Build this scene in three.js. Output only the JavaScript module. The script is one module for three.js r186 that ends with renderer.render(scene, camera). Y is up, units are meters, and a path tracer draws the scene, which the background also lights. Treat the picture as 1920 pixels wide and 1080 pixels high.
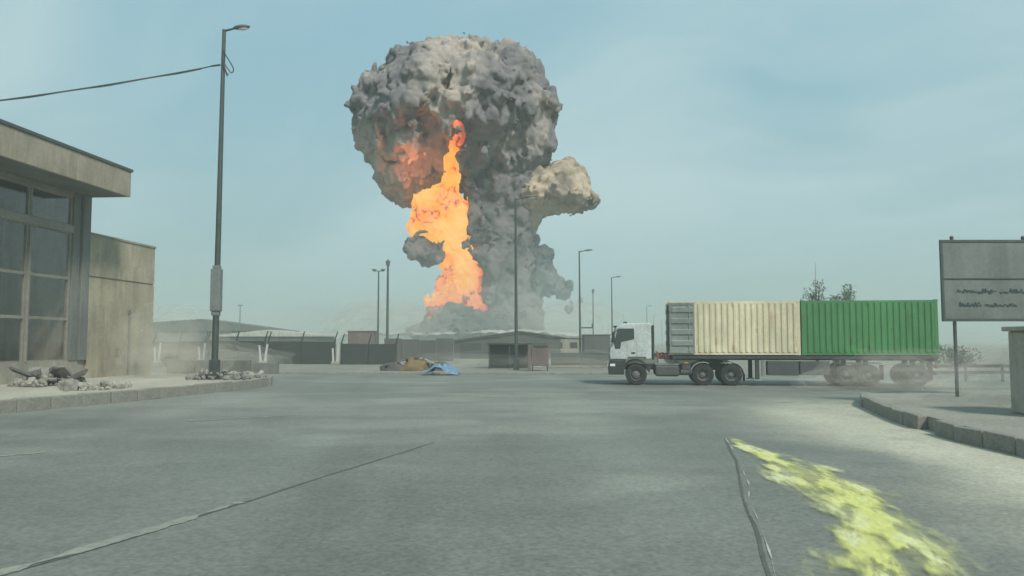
import * as THREE from 'three';
import { mergeGeometries, mergeVertices } from 'three/addons/utils/BufferGeometryUtils.js';
import { RoundedBoxGeometry } from 'three/addons/geometries/RoundedBoxGeometry.js';

// ------------------------------------------------------------------ camera, sky, sun, exposure
const scene = new THREE.Scene();
const camera = new THREE.PerspectiveCamera(39.6, 16 / 9, 0.1, 6000);
camera.position.set(0, 2.1, 0);
camera.rotation.x = Math.atan(100 / 1500);
const renderer = new THREE.WebGLRenderer({ antialias: true });
renderer.toneMapping = THREE.LinearToneMapping;
renderer.toneMappingExposure = 1.48;
renderer.shadowMap.enabled = true;

// noise ---------------------------------------------------------------------------------------
function rng(seed) { let a = seed >>> 0; return () => { a = (a + 0x6d2b79f5) | 0; let t = Math.imul(a ^ (a >>> 15), 1 | a); t = (t + Math.imul(t ^ (t >>> 7), 61 | t)) ^ t; return ((t ^ (t >>> 14)) >>> 0) / 4294967296; }; }
function hash(x, y, z) { let h = Math.imul(x, 374761393) ^ Math.imul(y, 668265263) ^ Math.imul(z, 2147483647 ^ 1274126177); h = Math.imul(h ^ (h >>> 13), 1274126177); h ^= h >>> 16; h = Math.imul(h, 2246822519); return ((h ^ (h >>> 15)) >>> 0) / 4294967296; }
const sm = (t) => t * t * t * (t * (t * 6 - 15) + 10), mix = (a, b, t) => a + (b - a) * t;
const clamp = (x, a = 0, b = 1) => Math.min(b, Math.max(a, x));
const step = (a, b, x) => { const t = clamp((x - a) / (b - a)); return t * t * (3 - 2 * t); };
function vnoise(x, y, z = 0) {
  const ix = Math.floor(x), iy = Math.floor(y), iz = Math.floor(z), u = sm(x - ix), v = sm(y - iy), w = sm(z - iz);
  const f = (a, b, c) => hash(ix + a, iy + b, iz + c);
  return mix(mix(mix(f(0, 0, 0), f(1, 0, 0), u), mix(f(0, 1, 0), f(1, 1, 0), u), v), mix(mix(f(0, 0, 1), f(1, 0, 1), u), mix(f(0, 1, 1), f(1, 1, 1), u), v), w);
}
function fbm(x, y, z = 0, n = 4) { let s = 0, a = 0.5, t = 0; for (let i = 0; i < n; i++) { s += a * vnoise(x, y, z + i * 17.3); t += a; a *= 0.5; x *= 2.03; y *= 2.03; z *= 2.03; } return s / t; }
function worley(x, y, z) {
  const ix = Math.floor(x), iy = Math.floor(y), iz = Math.floor(z); let best = 9;
  for (let a = -1; a < 2; a++) for (let b = -1; b < 2; b++) for (let c = -1; c < 2; c++) {
    const cx = ix + a, cy = iy + b, cz = iz + c;
    const dx = cx + hash(cx, cy, cz) - x, dy = cy + hash(cx + 57, cy + 113, cz + 7) - y, dz = cz + hash(cx + 211, cy + 31, cz + 91) - z;
    const d = dx * dx + dy * dy + dz * dz; if (d < best) best = d;
  }
  return Math.sqrt(best);
}

// sky: pale dusty blue with thin streaks of high cloud ------------------------------------------
{
  const W = 2048, H = 1024, data = new Float32Array(W * H * 4);
  for (let r = 0; r < H; r++) {
    const up = ((r + 0.5) / H - 0.5) * Math.PI, sy = Math.sin(up), cy = Math.cos(up);
    for (let c = 0; c < W; c++) {
      const az = ((c + 0.5) / W - 0.5) * 2 * Math.PI, x = Math.cos(az) * cy, z = Math.sin(az) * cy, y = Math.max(0, sy);
      const t = clamp(y / 0.42), hz = Math.pow(1 - t, 2.2);
      let R = mix(0.20, 0.28, hz), G = mix(0.345, 0.38, hz), B = mix(0.41, 0.345, hz);
      if (y > 0.42) { const k = clamp((y - 0.42) / 0.58); R = mix(R, 0.165, k); G = mix(G, 0.30, k); B = mix(B, 0.40, k); }
      // streaks lie along one wind direction on a high layer
      const h = 1 / (y + 0.22), px = x * h, pz = z * h, u = px * 0.82 + pz * 0.57, v = -px * 0.57 + pz * 0.82;
      const warp = fbm(u * 0.9 + 4, v * 0.9, 2) - 0.5;
      const n = fbm(u * 0.75 + warp * 1.2 + 10.3, v * 2.1 + warp * 1.6 + 3.1, 0.5, 6), m = fbm(u * 0.5 + 31, v * 0.7 + 8, 1.2, 3);
      const cl = clamp(step(0.36, 0.74, n * 0.62 + m * 0.42)) * step(0.0, 0.18, y) * 0.9;
      R = mix(R, 0.34, cl); G = mix(G, 0.455, cl); B = mix(B, 0.475, cl);
      const o = (r * W + c) * 4; data[o] = R; data[o + 1] = G; data[o + 2] = B; data[o + 3] = 1;
    }
  }
  const sky = new THREE.DataTexture(data, W, H, THREE.RGBAFormat, THREE.FloatType);
  sky.mapping = THREE.EquirectangularReflectionMapping; sky.magFilter = THREE.LinearFilter; sky.needsUpdate = true;
  scene.background = sky; scene.environment = sky;
}
const sun = new THREE.DirectionalLight(new THREE.Color(1, 0.97, 0.86), 2.65);
sun.position.set(60, 120, 72); sun.target.position.set(0, 0, -30); sun.castShadow = true; sun.shadow.radius = 18;
Object.assign(sun.shadow.camera, { left: -120, right: 120, top: 120, bottom: -120, near: 1, far: 600 });
sun.name = 'sun'; scene.add(sun, sun.target);

// dusty air: thins with the height of the things that stand in it
scene.fog = new THREE.FogExp2(new THREE.Color(0.83, 0.93, 0.85), 0.0025);

// ------------------------------------------------------------------ helpers
const taken = {};
function numbered(name) { const n = taken[name] = (taken[name] ?? -1) + 1; return n ? `${name}_${String(n).padStart(3, '0')}` : name; }
const geo = (g) => { let k = g.index ? g.toNonIndexed() : g; for (const a of Object.keys(k.attributes)) if (!['position', 'normal', 'uv', 'color'].includes(a)) k.deleteAttribute(a); k.deleteAttribute('uv'); return k; };
function metreUv(g) { // box projection, in metres
  const p = g.attributes.position, n = g.attributes.normal, uv = new Float32Array(p.count * 2);
  for (let i = 0; i < p.count; i++) {
    const ax = Math.abs(n.getX(i)), ay = Math.abs(n.getY(i)), az = Math.abs(n.getZ(i)), x = p.getX(i), y = p.getY(i), z = p.getZ(i);
    if (ay >= ax && ay >= az) { uv[2 * i] = x; uv[2 * i + 1] = z; } else if (ax >= az) { uv[2 * i] = z; uv[2 * i + 1] = y; } else { uv[2 * i] = x; uv[2 * i + 1] = y; }
  }
  g.setAttribute('uv', new THREE.BufferAttribute(uv, 2)); return g;
}
const join = (list) => metreUv(mergeGeometries([].concat(list).map(geo)));
function mesh(name, geos, mat, parent) {
  const m = new THREE.Mesh(geos.isBufferGeometry && geos.userData.ready ? geos : join(geos), mat);
  m.name = parent ? name : numbered(name); m.castShadow = m.receiveShadow = true; (parent ?? scene).add(m); return m;
}
function each(name, geos, mat, parent) { for (const g of geos) mesh(name, g, mat, parent); }
function tag(o, label, category, group, kind) { Object.assign(o.userData, { label, category }); if (group) o.userData.group = group; if (kind) o.userData.kind = kind; return o; }
function thing(name, label, category, [x, y, z] = [0, 0, 0], turn = 0, group) {
  const o = new THREE.Group(); o.name = numbered(name); o.position.set(x, y, z); o.rotation.y = turn; scene.add(o); return tag(o, label, category, group);
}
const bx = (x0, x1, y0, y1, z0, z1) => new THREE.BoxGeometry(x1 - x0, y1 - y0, z1 - z0).translate((x0 + x1) / 2, (y0 + y1) / 2, (z0 + z1) / 2);
const rb = (x0, x1, y0, y1, z0, z1, r = 0.03, s = 2) => new RoundedBoxGeometry(x1 - x0, y1 - y0, z1 - z0, s, r).translate((x0 + x1) / 2, (y0 + y1) / 2, (z0 + z1) / 2);
const V = (x, y, z) => new THREE.Vector3(x, y, z);
function rod(a, b, r0, r1 = r0, n = 8) {
  const d = b.clone().sub(a), g = new THREE.CylinderGeometry(r1, r0, d.length(), n); g.translate(0, d.length() / 2, 0);
  return g.applyQuaternion(new THREE.Quaternion().setFromUnitVectors(V(0, 1, 0), d.normalize())).translate(a.x, a.y, a.z);
}
const tube = (pts, r, n = 24, k = 6) => new THREE.TubeGeometry(new THREE.CatmullRomCurve3(pts), n, r, k);
function extr(pts, depth, bevel = 0, seg = 2) { // outline in x, y pulled along z from 0 to depth
  const s = new THREE.Shape(pts.map((p) => new THREE.Vector2(...p)));
  const g = new THREE.ExtrudeGeometry(s, { depth: depth - 2 * bevel, bevelEnabled: bevel > 0, bevelSize: bevel, bevelThickness: bevel, bevelOffset: -bevel, bevelSegments: seg, curveSegments: 12 });
  return g.translate(0, 0, bevel);
}

// ------------------------------------------------------------------ textures and materials
function tex(n, fn, srgb = true, repeat = 1) { // tileable; fn(u, v, periodic noise) -> [r, g, b] 0..1
  const d = new Uint8Array(n * n * 4);
  for (let j = 0; j < n; j++) for (let i = 0; i < n; i++) { const c = fn(i / n, j / n); for (let k = 0; k < 3; k++) d[(j * n + i) * 4 + k] = clamp(c[k]) * 255; d[(j * n + i) * 4 + 3] = 255; }
  const t = new THREE.DataTexture(d, n, n); t.wrapS = t.wrapT = THREE.RepeatWrapping; t.magFilter = THREE.LinearFilter; if (srgb) t.colorSpace = THREE.SRGBColorSpace; t.repeat.set(repeat, repeat); t.needsUpdate = true; return t;
}
function pn(u, v, f, s = 0) { // periodic value noise with f cells per tile
  const x = u * f, y = v * f, ix = Math.floor(x), iy = Math.floor(y), a = sm(x - ix), b = sm(y - iy), w = (k) => ((k % f) + f) % f;
  return mix(mix(hash(w(ix), w(iy), s), hash(w(ix + 1), w(iy), s), a), mix(hash(w(ix), w(iy + 1), s), hash(w(ix + 1), w(iy + 1), s), a), b);
}
const pf = (u, v, f, s, n = 4) => { let r = 0, a = 0.5, t = 0; for (let i = 0; i < n; i++) { r += a * pn(u, v, f << i, s + i); t += a; a *= 0.5; } return r / t; };
const grainMap = tex(512, (u, v) => { const a = pf(u, v, 4, 3, 6), b = pf(u, v, 64, 11, 2), g = 0.86 + 0.2 * (a - 0.5) + 0.16 * (b - 0.5); return [g, g, g]; }, true, 0.25);
const asphaltMap = tex(1024, (u, v) => { const a = pf(u, v, 3, 5, 6), b = pf(u, v, 128, 21, 2), c = pf(u, v, 24, 40, 3), g = 0.85 + 0.15 * (a - 0.5) + 0.2 * (b - 0.5) + 0.05 * (c - 0.5); return [g, g, g * 0.995]; }, true, 1 / 6);
const asphaltBump = tex(512, (u, v) => { const b = pf(u, v, 128, 71, 2), c = pf(u, v, 16, 40, 3), g = 0.5 + 0.6 * (b - 0.5) + 0.5 * (c - 0.5); return [g, g, g]; }, false, 1 / 3);
const stainMap = tex(512, (u, v) => { // rain-streaked, weathered plaster and sheet
  const a = pf(u, v, 3, 9, 6), s = pf(u, v * 0.15 + 0.3, 24, 13, 3), b = pf(u, v, 64, 17, 2), g = 0.84 + 0.26 * (a - 0.5) + 0.18 * (s - 0.5) + 0.1 * (b - 0.5); return [g, g * 0.995, g * 0.975]; }, true, 0.18);
const rustMap = tex(1024, (u, v) => { // faded, scratched paint with rust runs below the rails
  const a = pf(u, v, 4, 51, 6), run = pf(u, v * 0.08 + 0.2, 48, 57, 3), q = pf(u, v, 8, 63, 5), sp = pf(u, v, 96, 67, 2), rust = clamp(step(0.62, 0.84, q * 0.6 + run * 0.5 - 0.02) * 0.42 + step(0.72, 0.85, sp * 0.5 + q * 0.45) * 0.4), g = 0.88 + 0.22 * (a - 0.5) + 0.12 * (run - 0.5) + 0.08 * (sp - 0.5);
  return [mix(g, 0.6, rust), mix(g * 0.995, 0.47, rust), mix(g * 0.97, 0.36, rust)]; }, true, 0.21);
const M = (r, g, b, o = {}) => new THREE.MeshStandardMaterial({ color: new THREE.Color().setRGB(r, g, b), roughness: 0.85, ...o });
const mat = {
  concrete: M(0.36, 0.34, 0.29, { map: stainMap, bumpMap: asphaltBump, bumpScale: 0.01 }),
  beige: M(0.45, 0.395, 0.30, { map: stainMap, bumpMap: asphaltBump, bumpScale: 0.008 }),
  fascia: M(0.40, 0.35, 0.28, { map: stainMap, bumpMap: asphaltBump, bumpScale: 0.01 }),
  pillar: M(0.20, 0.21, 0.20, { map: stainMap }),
  frame: M(0.30, 0.28, 0.235, { map: grainMap, roughness: 0.6 }),
  pane: new THREE.MeshPhysicalMaterial({ color: 0xffffff, roughness: 0.08, transmission: 1, thickness: 0, ior: 1.5 }),
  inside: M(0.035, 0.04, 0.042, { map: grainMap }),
  palePlaster: M(0.5, 0.48, 0.42, { map: stainMap, bumpMap: asphaltBump, bumpScale: 0.01 }),
  kerb: M(0.30, 0.29, 0.25, { map: grainMap, bumpMap: asphaltBump, bumpScale: 0.015 }),
  paving: M(0.55, 0.52, 0.43, { map: asphaltMap, bumpMap: asphaltBump, bumpScale: 0.02 }),
  steel: M(0.075, 0.095, 0.09, { roughness: 0.55, metalness: 0.3, map: grainMap }),
  lampHead: M(0.11, 0.13, 0.13, { roughness: 0.5, map: grainMap }),
  cable: M(0.04, 0.045, 0.045),
  white: new THREE.MeshPhysicalMaterial({ color: new THREE.Color().setRGB(0.60, 0.645, 0.64), roughness: 0.42, clearcoat: 0.3, clearcoatRoughness: 0.4, map: grainMap }),
  blackPlastic: M(0.03, 0.036, 0.036, { roughness: 0.6, map: grainMap }),
  rubber: M(0.022, 0.024, 0.024, { roughness: 0.9, map: grainMap }),
  rim: M(0.19, 0.2, 0.195, { roughness: 0.55, metalness: 0.2, map: grainMap }),
  chassis: M(0.045, 0.05, 0.05, { roughness: 0.7, map: grainMap }),
  greyPaint: M(0.22, 0.24, 0.24, { roughness: 0.6, map: grainMap }),
  guard: M(0.36, 0.38, 0.37, { roughness: 0.6, map: grainMap }),
  glassDark: new THREE.MeshPhysicalMaterial({ color: new THREE.Color().setRGB(0.03, 0.04, 0.04), roughness: 0.08, clearcoat: 0.6, clearcoatRoughness: 0.1 }),
  cream: M(0.74, 0.68, 0.50, { roughness: 0.6, map: rustMap }),
  green: M(0.062, 0.255, 0.082, { roughness: 0.6, map: rustMap }),
  doorGrey: M(0.27, 0.315, 0.31, { roughness: 0.55, map: stainMap }),
  darkGrey: M(0.075, 0.085, 0.083, { roughness: 0.7, map: grainMap }),
  red: M(0.42, 0.05, 0.05, { roughness: 0.5 }), amber: M(0.7, 0.28, 0.03, { roughness: 0.4 }), lens: M(0.7, 0.72, 0.7, { roughness: 0.2 }),
  sign: M(0.17, 0.2, 0.197, { roughness: 0.7, map: stainMap }), signFrame: M(0.065, 0.085, 0.085, { roughness: 0.6, map: grainMap }),
  panelWall: M(0.03, 0.037, 0.036, { map: stainMap }), limewash: M(0.62, 0.63, 0.6, { map: grainMap }),
  rosy: M(0.20, 0.15, 0.145, { map: stainMap }), shed: M(0.10, 0.10, 0.095, { map: stainMap }), shedRoof: M(0.085, 0.09, 0.088, { map: stainMap, roughness: 0.6 }),
  paleRoof: M(0.55, 0.55, 0.52, { map: stainMap }), greyBlock: M(0.11, 0.11, 0.11, { map: stainMap }), hedgeWall: M(0.045, 0.06, 0.05, { map: stainMap }),
  ochre: M(0.25, 0.17, 0.07, { map: grainMap }), tarp: M(0.16, 0.30, 0.45, { roughness: 0.5, map: grainMap }),
  bark: M(0.08, 0.065, 0.05, { map: grainMap }),
  stone: M(0.30, 0.29, 0.255, { map: grainMap, flatShading: true }), stoneDark: M(0.13, 0.13, 0.12, { map: grainMap, flatShading: true }), stonePale: M(0.44, 0.42, 0.36, { map: grainMap, flatShading: true }),
};

// ------------------------------------------------------------------ ground and road
const soil = M(0.29, 0.27, 0.22, { map: asphaltMap });
tag(mesh('ground', (() => { const g = new THREE.PlaneGeometry(2600, 2600, 60, 60); g.rotateX(-Math.PI / 2); return g.translate(0, -0.03, -900); })(), soil), 'bare dusty ground of the port stretching out to the hazy horizon', 'ground', null, 'structure');
// asphalt: colour patches of dust, sand and tyre rubber that lie on it
{
  const x0 = -62, x1 = 62, z0 = -53, z1 = 12, nx = 420, nz = 230, pos = [], col = [], idx = [];
  for (let j = 0; j <= nz; j++) for (let i = 0; i <= nx; i++) {
    const x = mix(x0, x1, i / nx), z = mix(z0, z1, j / nz);
    const big = fbm(x * 0.09 + 3, z * 0.14, 1.5, 4), mid = fbm(x * 0.5, z * 0.9, 7, 4);
    const sandEdge = 9.6 + (z < -17 ? (-17 - z) * 0.24 : 0);          // sand swept against the right kerb
    const drift = step(5.6, 0.3, sandEdge - x + (fbm(x * 0.35, z * 0.22, 12, 4) - 0.5) * 4.5) * step(-34, -24, z) * step(0.3, 0.55, fbm(x * 0.5 + 7, z * 0.35, 3, 4) + 0.16);
    const veil = step(0.43, 0.64, big * 0.72 + mid * 0.28);            // wind-laid dust
    const rut = step(0.55, 0.72, fbm(x * 0.9 + 40 - z * 0.12, z * 0.05, 9, 3)) * 0.3; // darker worn lanes
    let c = [0.205, 0.219, 0.193], s = 1 - rut * 0.45 + (mid - 0.5) * 0.16;
    c = c.map((k) => k * s);
    const dust = [0.335, 0.35, 0.30], sand = [0.6, 0.57, 0.45];
    for (let k = 0; k < 3; k++) c[k] = mix(mix(c[k], dust[k], veil * 0.62), sand[k], drift * 0.9);
    pos.push(x, 0.012 * (fbm(x * 0.15, z * 0.15, 2, 3) - 0.5), z); col.push(...c);
    if (i < nx && j < nz) { const a = j * (nx + 1) + i; idx.push(a, a + nx + 1, a + 1, a + 1, a + nx + 1, a + nx + 2); }
  }
  const g = new THREE.BufferGeometry(); g.setAttribute('position', new THREE.Float32BufferAttribute(pos, 3)); g.setAttribute('color', new THREE.Float32BufferAttribute(col, 3)); g.setIndex(idx); g.computeVertexNormals(); metreUv(g); g.userData.ready = true;
  const road = mesh('road', g, new THREE.MeshStandardMaterial({ vertexColors: true, map: asphaltMap, bumpMap: asphaltBump, bumpScale: 0.006, roughness: 0.8 }));
  tag(road, 'wide dusty grey asphalt junction filling the foreground', 'road', null, 'structure');
  // seams and worn markings: ragged strips lying on the asphalt
  const strip = (name, pts, w, material, seed, gaps = 0.35) => { const lift = name === 'road_seam' ? 0.006 : 0.008;
    const R = rng(seed), curve = new THREE.CatmullRomCurve3(pts.map(([x, z]) => V(x, 0, z))), n = 160, gs = [], P = [], I = [];
    for (let i = 0; i <= n; i++) {
      const p = curve.getPointAt(i / n), t = curve.getTangentAt(i / n), q = fbm(i * 0.21, seed, 3, 3), ww = 0.003 + w * clamp((q - gaps) * 3.2, 0, 1) * (0.85 + 0.3 * R());
      const o = (fbm(i * 0.07, seed + 5, 1, 2) - 0.5) * 0.08;
      for (const e of [o - ww / 2, o + ww / 2]) { const qx = p.x + t.z * e, qz = p.z - t.x * e; P.push(qx, 0.012 * (fbm(qx * 0.15, qz * 0.15, 2, 3) - 0.5) + lift, qz); }
      if (i) { const a = 2 * i; I.push(a - 2, a, a - 1, a - 1, a, a + 1); }
    }
    const g2 = new THREE.BufferGeometry(); g2.setAttribute('position', new THREE.Float32BufferAttribute(P, 3)); g2.setIndex(I); g2.setAttribute('normal', new THREE.Float32BufferAttribute(P.map((_, i) => i % 3 === 1 ? 1 : 0), 3)); metreUv(g2); g2.userData.ready = true;
    return mesh(name, g2, material, road);
  };
  const tar = M(0.11, 0.118, 0.108, { map: grainMap }), chalk = M(0.46, 0.47, 0.41, { map: grainMap }), pale = M(0.33, 0.34, 0.29, { map: grainMap });
  strip('road_seam', [[-7.4, -2.2], [-4.6, -7.35], [-3.6, -10.2], [-2.7, -13.4], [-1.6, -16.8]], 0.05, tar, 3, 0.12);
  strip('faded_marking', [[-7.5, -2], [-4.72, -7.3], [-4.0, -9.2], [-3.55, -10.6]], 0.2, pale, 8, 0.24);
  strip('road_seam', [[1.2, -2.2], [2.3, -7.3], [3.0, -10.4], [3.75, -13.4], [4.6, -17.4]], 0.042, tar, 12, 0.1);
  strip('faded_marking', [[1.22, -3], [2.34, -7.3], [3.02, -10.2], [3.78, -13.2], [4.62, -17.5]], 0.03, chalk, 21, 0.46);
  strip('faded_marking', [[-8.5, -21.2], [-6.0, -23.2]], 0.16, pale, 30, 0.2);
  strip('faded_marking', [[-9.6, -14.6], [-8.8, -15.3]], 0.15, pale, 33, 0.1);
  strip('faded_marking', [[-3.0, -31], [6, -28.5], [13, -27]], 0.3, pale, 41, 0.33);
  strip('faded_marking', [[12, -33.2], [20, -31.4]], 0.3, pale, 43, 0.3);
}

// spilled yellow powder on the lane, in streaks and crumbs
{
  const n = 1024, d = new Uint8Array(n * 512 * 4), R = rng(5);
  for (let j = 0; j < 512; j++) for (let i = 0; i < n; i++) {
    const u = i / n, v = j / 512 - 0.5, mid = 0.05 * Math.sin(u * 9) + (fbm(u * 6, 2, 4, 3) - 0.5) * 0.2, w = 0.05 + 0.25 * step(0.02, 0.4, u) * step(1.15, 0.6, u) * (0.55 + 0.7 * fbm(u * 5 + 3, 9, 1, 3));
    const q = fbm(u * 16, v * 9 + u * 4, 3, 6), e = 1 - Math.abs(v - mid) / w, streak = fbm(u * 16 - v * 5, v * 15 + u * 7, 8, 5);
    let a = step(-0.15, 0.95, e * 0.95 + (q - 0.5) * 1.9) * (0.45 + 0.75 * step(0.34, 0.6, streak)) * step(0, 0.05, u) * step(1, 0.93, u) * step(0.46, 0.3, Math.abs(v));
    a *= mix(1, step(0.42, 0.56, streak), step(0.62, 0.9, u) * 0.85);
    const o = (j * n + i) * 4, k = 0.9 + 0.14 * (fbm(u * 90, v * 60, 5, 2) - 0.5), pale = step(0.5, 0.75, q);
    d[o] = 255 * clamp(mix(0.92, 0.94, pale) * k); d[o + 1] = 255 * clamp(mix(0.93, 0.95, pale) * k); d[o + 2] = 255 * clamp(mix(0.56, 0.72, pale) * k); d[o + 3] = 255 * clamp(a) * 0.78;
  }
  const t = new THREE.DataTexture(d, n, 512); t.magFilter = THREE.LinearFilter; t.colorSpace = THREE.SRGBColorSpace; t.needsUpdate = true;
  const line = new THREE.CatmullRomCurve3([[4.75, -17.5], [4.85, -15.5], [4.78, -13.4], [4.5, -11.2], [4.15, -9.4], [3.72, -7.8], [3.2, -6.2], [2.7, -4.6]].map(([x, z]) => V(x, 0, z)));
  const P = [], U = [], I = [];
  for (let i = 0; i <= 80; i++) for (let k = 0; k <= 8; k++) {
    const p = line.getPointAt(i / 80), tg = line.getTangentAt(i / 80), s = (k / 8 - 0.5) * 2.5, crown = 0.014 * (1 - (k / 4 - 1) ** 2);
    P.push(p.x - tg.z * s, 0.016 + crown * (0.4 + fbm(i * 0.3, k * 0.5, 2, 2)), p.z + tg.x * s); U.push(i / 80, k / 8);
    if (i && k) { const a = i * 9 + k; I.push(a - 10, a - 9, a - 1, a - 1, a - 9, a); }
  }
  const g = new THREE.BufferGeometry(); g.setAttribute('position', new THREE.Float32BufferAttribute(P, 3)); g.setAttribute('uv', new THREE.Float32BufferAttribute(U, 2)); g.setIndex(I); g.computeVertexNormals(); g.userData.ready = true;
  tag(mesh('powder_spill', g, new THREE.MeshStandardMaterial({ map: t, transparent: true, roughness: 1 })), 'long streak of bright yellow powder spilled along the right lane', 'powder', null, 'stuff');
}

// ------------------------------------------------------------------ raised pavements with kerb stones
function pavement(label, outline, h, kerbPath, opts = {}) { // outline: [x, z] going round; kerbPath: points along which kerb stones stand
  const s = new THREE.Shape(outline.map(([x, z]) => new THREE.Vector2(x, -z)));
  const g = new THREE.ExtrudeGeometry(s, { depth: h - 0.02, bevelEnabled: false }); g.rotateX(-Math.PI / 2);
  const p = mesh('pavement', g, opts.top ?? mat.paving); tag(p, label, 'pavement', null, 'structure');
  const R = rng(opts.seed ?? 1), curve = new THREE.CatmullRomCurve3(kerbPath.map(([x, z]) => V(x, 0, z)), false, 'catmullrom', 0.15), L = curve.getLength(), len = opts.len ?? 1.2, n = Math.round(L / len);
  const stones = [0, 1, 2].map((k) => { const r = rng(77 + k), q = new RoundedBoxGeometry(L / n - 0.025, h + 0.05, 0.26, 2, 0.035); const a = q.attributes.position; for (let i = 0; i < a.count; i++) if (a.getY(i) > 0) a.setY(i, a.getY(i) - 0.05 * fbm(a.getX(i) * 3 + k * 9, a.getZ(i) * 5, k, 2)); q.computeVertexNormals(); return Object.assign(join(q), { userData: { ready: true } }); });
  for (let i = 0; i < n; i++) {
    if (opts.skip?.includes(i)) continue;
    const a = curve.getPointAt((i + 0.5) / n), t = curve.getTangentAt((i + 0.5) / n), k = mesh('kerb_stone', stones[i % 3], mat.kerb, p);
    k.position.set(a.x + (R() - 0.5) * 0.03, h / 2 - 0.005 + (R() - 0.5) * 0.03, a.z + (R() - 0.5) * 0.03); k.rotation.set((R() - 0.5) * 0.05, Math.atan2(-t.z, t.x) + (R() - 0.5) * 0.03, (R() - 0.5) * 0.03);
  }
  return p;
}
pavement('raised dusty pavement corner in front of the concrete building on the left', [[-60, -14], [-17.6, -14], [-15.0, -22.8], [-13.3, -29], [-12.0, -35], [-11.75, -38.2], [-12.4, -40.3], [-15, -42.2], [-24, -45.5], [-60, -46]], 0.4,
  [[-17.9, -13.5], [-14.95, -23.2], [-13.2, -29], [-11.9, -35], [-11.6, -38.3], [-12.3, -40.5], [-15, -42.5], [-24, -45.8]], { seed: 4 });
pavement('raised pavement beside the sign on the right edge', [[11.6, -26.4], [10.2, -21], [9.55, -17], [9.45, -13], [9.4, -4], [40, -4], [40, -30], [15, -29.5], [12.6, -28.4]], 0.34,
  [[12.6, -28.6], [11.4, -26], [10.1, -21], [9.45, -17], [9.35, -13], [9.3, -4]], { seed: 9, skip: [9], len: 1.1, top: M(0.36, 0.345, 0.29, { map: asphaltMap, bumpMap: asphaltBump, bumpScale: 0.02 }) });
pavement('low far pavement in front of the dark boundary wall', [[-62, -52], [-30, -52], [10, -51.5], [14, -54], [14, -75], [-62, -75]], 0.14, [[-58, -51.9], [-30, -51.9], [10, -51.4], [13.9, -53.9]], { seed: 14, len: 2.4, top: M(0.27, 0.265, 0.23, { map: asphaltMap }) });

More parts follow.
